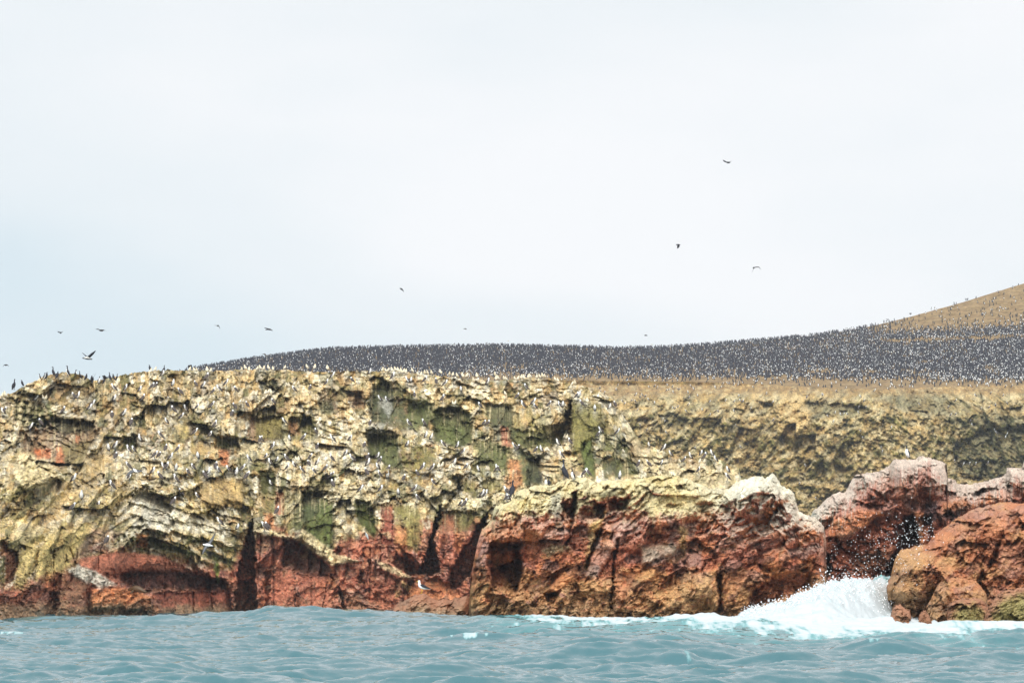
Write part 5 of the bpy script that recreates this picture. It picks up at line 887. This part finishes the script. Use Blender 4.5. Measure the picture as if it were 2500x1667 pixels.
# dark birds along the left skyline
RIMB = [(34,952,0,1.05,'cormorant'),(54,944,1,.8,'cormorant'),(113,928,1,.95,'cormorant'),(108,928,2,.8,'cormorant'),(130,920,0,1.0,'cormorant'),(140,925,1,.9,'cormorant'),(165,919,3,1.05,'cormorant'),(97,928,2,.7,'cormorant'),(184,922,2,.9,'cormorant'),(195,925,0,.8,'cormorant'),(210,930,1,.9,'cormorant'),(242,938,2,.9,'cormorant'),(254,938,1,.75,'cormorant'),(268,930,0,.9,'cormorant'),(277,930,1,.9,'cormorant'),(285,930,0,.75,'cormorant'),(224,936,1,1.,'cormorant'),(366,909,1,.95,'cormorant'),(400,912,0,.9,'cormorant')]
RM = [cormorant(1., False, 6), cormorant(.4, False, 6), cormorant(.7, True, 6), cormorant(1.1, True, 6)]
for i, (x_, y_, k, sc, ct) in enumerate(RIMB):
    d_ = M.at(x_, y_ + 3) - .1; a = random.choice([0, math.pi]) + random.gauss(0, .5)
    put(RM[k], 'cormorant', x_, y_, d_, a, sc, ('white-bellied' if k > 1 else 'dark') + (' squat' if k == 1 else ' upright') + ' cormorant on the left skyline, %s' % facing(a), 'cormorant', 'dark cormorants on the left skyline')
# ------------------------------------------------------------------ flying birds: wing outlines in metres, right/up/away from the body
def flyer(name, label, X_, Y_, D_, left, right, head, tail, wm_=4, bm_=4, chord=.23, body=.08, cat='flying bird', belly=None):
    """left/right: wing joints (photo pixels relative to the body, plus depth in metres); head/tail likewise"""
    s = D_ / F; mb = MB(); T = lambda p: (p[0] * s, p[2] if len(p) > 2 else 0, -p[1] * s)
    h, t_ = T(head), T(tail); mid = tuple(.5 * (a + b_) for a, b_ in zip(h, t_)); hv = np.array(h); tv = np.array(t_); 
    pts = [tuple(tv), tuple(tv * .55), tuple(tv * .15), tuple(hv * .25), tuple(hv * .6), tuple(hv * .82), tuple(hv)]
    mb.tube(pts, [body * .25, body * .6, body, body * .95, body * .5, body * .5, body * .12], 8, mf=lambda i, a: belly if (belly is not None and math.sin(a) < 0 and 1 <= i <= 3) else bm_)
    ax = (hv - tv); ax = ax / (np.linalg.norm(ax) + 1e-9)
    for wing in (left, right):
        if not wing: continue
        P3 = [np.array((0, 0, .01))] + [np.array(T(p)) for p in wing]; base = len(mb.v); kk = len(P3)
        # resample the bent wing to keep it smooth, with thickness and a swept, pointed outline
        tt = np.linspace(0, kk - 1, 10)
        for q in tt:
            i = min(int(q), kk - 2); f = q - i; p = P3[i] * (1 - f) + P3[i + 1] * f; u = q / (kk - 1)
            ch = chord * (1 - .25 * u) * (1 - max(0, u - .65) / .35 * .7); th = .018 * (1 - .7 * u)
            sweep = -.10 * chord * u
            # chord direction: along the body axis but tilted so the wing shows some surface
            cd = ax * .92 + np.array((0, .15, .25)) * (1 if True else 0); cd = cd / np.linalg.norm(cd)
            nrm = np.cross(cd, P3[min(i + 1, kk - 1)] - P3[i]); nrm = nrm / (np.linalg.norm(nrm) + 1e-9)
            for a_, b_ in ((.5, 0), (0, .5), (-.5, 0), (0, -.5)): mb.v.append(tuple(p + cd * (a_ * ch + sweep) + nrm * b_ * th))
        for i in range(9):
            for j in range(4):
                a = base + i * 4 + j; b_ = base + i * 4 + (j + 1) % 4; mb.f.append((a, b_, b_ + 4, a + 4)); mb.m.append(wm_)
        mb.f.append(tuple(base + j for j in range(4))); mb.m.append(wm_); mb.f.append(tuple(base + 36 + j for j in range(4))[::-1]); mb.m.append(wm_)
    x, y, z = P(X_, Y_, D_); o = bpy.data.objects.new(name, mb.mesh(name)); col.objects.link(o); o.location = (float(x), float(y), float(z)); tag(o, label, cat); return o
fl = 'flying_bird'
flyer(fl, 'small dark bird with drooping wings at the far left edge of the sky', 14.5, 891, 220, [(-5, -.5, .1), (-8, 4, .1)], [(4, -.5), (7, 3.5)], (1.5, 0, -.25), (-1, .5, .25), 10, 4)
flyer(fl, 'small dark bird with raised wings above the left cliff, leftmost of two at that height', 148, 812, 200, [(-4, -1, -.1), (-7, -3, -.1)], [(3, -2, .2), (6, -5, .3)], (3, 1, -.25), (-3, .5, .25), 4, 4)
flyer(fl, 'dark long-winged gliding bird right of the small one, high over the left rim', 247, 806.5, 190, [(-6, -3), (-14, -3)], [(7, -1), (16, 3.5)], (-4, 1, -.3), (3.5, 1, .2), 4, 4)
flyer(fl, 'largest flying bird, wings raised in a wide V and pale belly, over the left rim', 214, 874, 120, [(-7, -7, .2), (-17.5, -15.5, .35)], [(9, -7, -.15), (21, -17, -.3)], (-13, .0, -.05), (11, 3, .05), 4, 10, chord=.17, body=.08, belly=9)
flyer(fl, 'faint pale gull-like bird with thin raised wings just above the left rim', 154, 913, 170, [(-5, -2), (-10, -3.5)], [(3, -3), (8, -6)], (2, 0, -.2), (-2, 0, .2), 9, 9, chord=.06, body=.035)
flyer(fl, 'dark bird with both wings thrown up, taking off from the left rim', 226, 925, 158, [(-3, -6, .1), (2, -14, .2)], [(5, -7, -.2), (11, -14, -.3)], (3, -1, -.15), (-5, 4, .1), 4, 4, chord=.2, body=.09)
flyer(fl, 'dark bird flying right with one wing up, low over the left rim', 257, 922, 165, [(-3, -3, .3), (-5, -8, .4)], [(-1, -2, -.2), (-4, -4, -.45)], (9, -1), (-7, 2), 4, 4, chord=.2)
flyer(fl, 'dark bird banking with one wing down, high left of the cormorant slope', 532, 795, 230, [(-4, -.5), (-10, -1)], [(3, 2), (5, 8)], (-1, 2, -.3), (2, -1, .25), 4, 4)
flyer(fl, 'dark long-necked bird flying right, above the left end of the colony', 655, 803, 210, [(-5, -2, .1), (-10, -4, .2)], [(5, -1, .2), (7, -2.5, .6)], (11, 4), (-7, 2.5), 4, 4, chord=.2)
flyer(fl, 'grey bird with arched wings skimming the colony skyline, under the long-necked one', 650, 869, 190, [(-5, -6), (-15, -3)], [(6, -4, .2), (13, -6, .3)], (7, -1, -.1), (-3, 2, .1), 10, 10, chord=.15)
flyer(fl, 'dark bird landing where the colony meets the left rim', 463, 895, 185, [(-3, -2), (-5, 1)], [(3, -3), (6, -3)], (1, -3, -.2), (0, 4, .1), 4, 4)
flyer(fl, 'small black bird diving in a curve in the middle of the sky', 981, 706, 210, [(-3, -3), (-5, -3)], [(2, 3), (4, 6)], (-5, -1), (2, 1), 4, 4)
flyer(fl, 'tiny grey bird above the middle of the colony', 1136, 802.5, 330, [(1, 1), (2, 2)], [(1, -1.5, .3), (0, -2, .6)], (-5, 0), (4, 1), 10, 10)
flyer(fl, 'black bird seen side-on with one broad wing hanging down, upper right sky', 1656, 598, 200, [(0, 3), (-3, 9)], [(-1, -2, .3), (-1, -3.5, .6)], (-6, -1), (5, 0), 4, 4, chord=.24)
flyer(fl, 'large black bird with a long drooping arc of wings, right sky', 1840, 654, 190, [(-1, 5), (-5, 13)], [(6, -2), (13, -2), (18, 4)], (0, 1, -.35), (1, -1, .3), 4, 4)
flyer(fl, 'highest bird in the sky, black with wings in a shallow V', 1777, 397, 190, [(-5, -2, .1), (-11, -7, .1)], [(4, -1, -.1), (9, -3, -.1)], (6, 1), (-4, 0), 4, 4)
flyer(fl, 'small dark bird over the right half of the colony', 1577, 818.5, 330, [(-2, -1.5), (-4, -1)], [(2, -1, .2), (3, -2, .4)], (4, 1), (-4, 1), 10, 4)
flyer(fl, 'faint pale bird brushing the colony skyline left of centre', 1241, 832, 300, [(-3, 0), (-6, 1)], [(3, -1), (6, -2)], (2, 0), (-2, 0), 9, 9, chord=.12)
flyer(fl, 'faint pale bird just above the colony skyline right of centre', 1592, 841, 300, [(-3, -1), (-6, -1)], [(3, 0), (6, .5)], (2, 0), (-2, 0), 9, 9, chord=.12)
flyer(fl, 'dark bird lifting off the bare brown hill, lower of two', 2167, 780, 480, [(-2, -1), (-4, -1.5)], [(2, -1), (3, -2)], (3, 1), (-2, 1), 4, 4)
flyer(fl, 'dark bird lifting off the bare brown hill, upper of two', 2223, 766, 490, [(-2, -1), (-3.5, -.5)], [(2, -1), (3, -1)], (1, -2), (0, 3), 4, 4)
flyer(fl, 'white-bodied dark-winged booby gliding in front of the cliff foot', 507, 1330, 128, [(-6, 8, -.1), (-12, 22, -.2)], [(7, -9, .1), (16, -29, .2)], (-12, -1.5), (13, 2), 10, 0, chord=.2, body=.085, belly=0)
flyer(fl, 'grey and white booby with wings spread wide, landing on the left ledges', 330, 1149, 141, [(-9, 2, -.1), (-21, 12, -.2)], [(7, 0, .1), (15, -1, .2)], (-5, -6), (6, 4), 10, 0, chord=.22, body=.085)
flyer(fl, 'pale bluish bird fluttering against the green rock face', 895, 1306, 146, [(-2, -6), (-5, -12)], [(2, 6, -.1), (6, 12, -.2)], (-1, -5, -.2), (4, 9, .1), 9, 0, chord=.16)
# ------------------------------------------------------------------ colony of cormorants on the slope
rg = np.random.default_rng(3)
def dens(x, y):
    sy = np.interp(x, xs, skyY)
    low_edge = np.interp(x, [420, 520, 700, 900, 1100, 1300, 1500, 1700, 1900, 2100, 2300, 2500], [905, 912, 906, 903, 901, 899, 904, 906, 905, 907, 912, 917]) + 5 * np.sin(x / 41.) + 4 * np.sin(x / 17.)
    d = ss(20, -12, y - low_edge + 9 * fbm(x / 45, y / 12, 803, 3)) * ss(-1, 0, y - sy)
    bare = ss(2080, 2180, x + rg.normal(0, 40, np.shape(x))) * (1 - np.exp(-np.clip(np.interp(x, [2080, 2167, 2300, 2500], [812, 822, 816, 802]) + 5 * fbm(x / 22, y / 9, 805, 3) - y, 0, 99) / 9.)) ** .6
    strip = ss(2100, 2180, x) * np.exp(-((y - np.interp(x, [2100, 2300, 2500], [836, 831, 822])) / 5.6) ** 2)
    d = d * (1 - .972 * bare) * (1 - .985 * strip)
    d = d * (1 - .8 * ss(.18, .42, fbm(x / 70, y / 9, 801, 3)) * ss(1100, 2300, x)) * (.8 + .2 * ss(-.2, .2, fbm(x / 40, y / 8, 809, 3)))
    return d
n = 150000; px = rg.uniform(380, 2540, n); py = rg.uniform(690, 940, n); dn = dens(px, py)
keep = rg.random(n) < dn * np.interp(py, [840, 905, 930], [.95, .9, .6]); px, py = px[keep], py[keep]
# a thin scatter of birds in front of the colony and up the bare hill
m = 2600; qx = rg.uniform(900, 2520, m); qy = np.interp(qx, [900, 1500, 2500], [902, 908, 920]) + rg.exponential(9, m)
sel = qy < 948; px = np.concatenate([px, qx[sel]]); py = np.concatenate([py, qy[sel]])
pd = hillD(px, py); order = np.argsort(pd); px, py, pd = px[order], py[order], pd[order]
X3, Y3, Z3 = P(px, py, pd)
print('colony', len(px))
GM = [cormorant(.75, True, 6), cormorant(.5, True, 6), cormorant(.9, False, 6)]
for k in range(300):
    yaw = random.gauss(-math.pi / 2, .9) if k % 2 else random.gauss(math.pi / 2, .8)
    o = bpy.data.objects.new('cormorant', GM[k % 3]); col.objects.link(o); o.location = (X3[k], Y3[k], Z3[k]); o.rotation_euler = (0, 0, yaw); o.scale = (1.15,) * 3
    tag(o, 'black cormorant %s at the front edge of the colony' % ('with white belly' if k % 3 < 2 else 'with dark back turned'), 'cormorant', 'cormorants at the front of the colony')
# the rest of the colony as one crowd
prof_ = np.array([(-.13, .03), (-.02, .22), (.03, .44), (.05, .66)]); rr_ = np.array([.05, .11, .085, .03]); nn = 4
base = []; 
for (a, zz), r_ in zip(prof_, rr_):
    for j in range(nn):
        t_ = 2 * math.pi * j / nn + .3; base.append((a + r_ * math.cos(t_), r_ * math.sin(t_), zz))
base = np.array(base); fb = []
for i in range(3):
    for j in range(nn): a = i * nn + j; b_ = i * nn + (j + 1) % nn; fb.append((a, b_, b_ + nn, a + nn))
fb = np.array(fb)
front = np.array([1 if (math.cos(2 * math.pi * (j + .5) / nn + .3) > .45 and i == 1) else 0 for i in range(3) for j in range(nn)])
r0 = slice(300, None); nb = len(px) - 300
back_ = rg.random(nb) < .94 + .05 * fbm(px[r0] / 60, py[r0] / 10, 807, 3) - .13 * ss(1500, 2300, px[r0]) - .08 * ss(890, 905, py[r0]); yaw = np.where(back_, rg.normal(math.pi / 2, .75, nb), rg.normal(-math.pi / 2, .6, nb)); sc = rg.uniform(.95, 1.25, nb) * 1.1
cy, sy_ = np.cos(yaw) * sc, np.sin(yaw) * sc
Vb = np.empty((nb, len(base), 3)); Vb[..., 0] = base[:, 0] * cy[:, None] - base[:, 1] * sy_[:, None] + X3[r0][:, None]; Vb[..., 1] = base[:, 0] * sy_[:, None] + base[:, 1] * cy[:, None] + Y3[r0][:, None]; Vb[..., 2] = base[:, 2] * sc[:, None] + Z3[r0][:, None]
Fb = (fb[None] + (np.arange(nb) * len(base))[:, None, None]).reshape(-1, 4)
crowd = mesh_np('cormorant_colony', Vb.reshape(-1, 3), Fb, slate, None, True); crowd.data.materials.append(white)
crowd.data.polygons.foreach_set('material_index', np.tile(front, nb).astype(np.int32)); crowd.data.update()
tag(crowd, 'dense colony of thousands of black and white cormorants covering the slope', 'bird colony', None, 'stuff')
# a few standing on the bare hill
for i, (x_, y_) in enumerate([(2357,733),(2360,733),(2363,732),(2274,755),(2283,752),(2198,805),(2300,780),(2340,790),(2400,755),(2440,760),(2428,710 + 20),(2470,745),(2480,736),(2380,790),(2250,800),(2260,812),(2420,800),(2318,770)]):
    d_ = float(hillD(np.array([x_ * 1.]), np.array([y_ + 1.]))[0])
    put(GM[i % 3], 'cormorant', x_, y_ + 1, d_, random.uniform(0, 6.28), 1.1, 'lone cormorant on the bare brown hillside, ' + ('on its skyline' if i < 5 else 'below its skyline'), 'cormorant', 'scattered cormorants on the bare hill')
# ------------------------------------------------------------------ sea lion resting in the dark recess
mb = MB(); mb.tube([(-.95, 0, .10), (-.7, 0, .2), (-.35, 0, .33), (0, 0, .42), (.35, 0, .45), (.6, 0, .40), (.8, 0, .40), (.95, 0, .36), (1.05, 0, .32)], [(.10, .04), (.18, .14), (.28, .26), (.33, .32), (.30, .31), (.2, .22), (.14, .15), (.11, .11), (.04, .04)], 12, 0)
mb.tube([(.3, -.22, .3), (.42, -.45, .1), (.5, -.6, .04)], [(.08, .12), (.06, .1), (.02, .07)], 6, 0); mb.tube([(.3, .22, .3), (.42, .45, .1), (.5, .6, .04)], [(.08, .12), (.06, .1), (.02, .07)], 6, 0); mb.tube([(-.9, .0, .1), (-1.15, -.1, .07), (-1.3, -.16, .06)], [(.06, .04), (.10, .03), (.05, .01)], 6, 0)
me = mb.mesh('sea_lion'); me.materials[0] = bark; o = put(me, 'sea_lion', 336, 1448, M.at(336, 1446) - .5, math.pi - .35, .62, 'dark brown sea lion resting in the black recess above the orange ledge', 'sea lion')
# ------------------------------------------------------------------ spray thrown up in the gap
vs = []; fs = []
ico = [(0, 0, 1), (1, 0, 0), (0, 1, 0), (-1, 0, 0), (0, -1, 0), (0, 0, -1)]; icf = [(0, 1, 2), (0, 2, 3), (0, 3, 4), (0, 4, 1), (5, 2, 1), (5, 3, 2), (5, 4, 3), (5, 1, 4)]
for i in range(520):
    if i < 260: x_ = random.gauss(2160, 50); y_ = random.gauss(1330, 42)
    elif i < 380: x_ = random.gauss(2248, 22); y_ = random.gauss(1300, 22)
    else: x_ = random.gauss(2080, 55); y_ = random.gauss(1385, 32)
    if x_ < 1990 and y_ < 1330: continue
    d_ = random.uniform(96, 108) if x_ < 2180 else random.uniform(88, 91); p = np.array(P(x_, y_, d_)).ravel(); r_ = random.choice([.010, .013, .017, .022]) * (1.5 if random.random() < .10 else 1)
    b0 = len(vs); vs += [tuple(p + r_ * np.array(q)) for q in ico]; fs += [tuple(b0 + k for k in f_) for f_ in icf]
for i in range(1500):                                        # torn crest of the surge
    x_ = random.uniform(1800, 2185); d_ = float(np.interp(x_, [1740, 1850, 2000, 2160], [87, 88, 91, 97])) + random.gauss(-1.5, 2.)
    ci = int(np.argmin(np.abs(colX - x_))); ri = int(np.searchsorted(rowsD, d_)); z_ = SEA_Z[ri, ci] + abs(random.gauss(0, .13)) * (1 + (x_ > 1980))
    px_ = (x_ - 1250) / F * d_ / CP; r_ = random.choice([.008, .012, .016, .024, .034]); b0 = len(vs)
    vs += [(px_ + r_ * q[0], d_ + r_ * q[1], z_ + r_ * q[2]) for q in ico]; fs += [tuple(b0 + k for k in f_) for f_ in icf]
me = bpy.data.meshes.new('sea_spray'); me.from_pydata(vs, [], fs); fm_ = flat_mat('spray_water', (.9, .93, .93), .4); me.materials.append(fm_); me.polygons.foreach_set('use_smooth', [True] * len(fs))
o = bpy.data.objects.new('sea_spray', me); col.objects.link(o); tag(o, 'white droplets of spray flung up in front of the sea cave', 'spray', None, 'stuff')
# ------------------------------------------------------------------ haze
HAZE = 0.00014
me = bpy.data.meshes.new('haze'); x0, x1, y0, y1, z0, z1 = -260, 300, -6, 800, -40, 110
me.from_pydata([(x0, y0, z0), (x1, y0, z0), (x1, y1, z0), (x0, y1, z0), (x0, y0, z1), (x1, y0, z1), (x1, y1, z1), (x0, y1, z1)], [], [(3, 2, 1, 0), (4, 5, 6, 7), (0, 1, 5, 4), (1, 2, 6, 5), (2, 3, 7, 6), (3, 0, 4, 7)])
hm = bpy.data.materials.new('haze_air'); hm.use_nodes = True; t = hm.node_tree; t.nodes.clear(); oo = t.nodes.new('ShaderNodeOutputMaterial'); pv = t.nodes.new('ShaderNodeVolumePrincipled'); pv.inputs['Density'].default_value = HAZE; pv.inputs['Color'].default_value = (.86, .92, 1, 1); t.links.new(pv.outputs[0], oo.inputs['Volume'])
me.materials.append(hm)
if HAZE > 0:
    o = bpy.data.objects.new('haze', me); col.objects.link(o); tag(o, 'thin pale sea haze', 'haze', None, 'stuff')
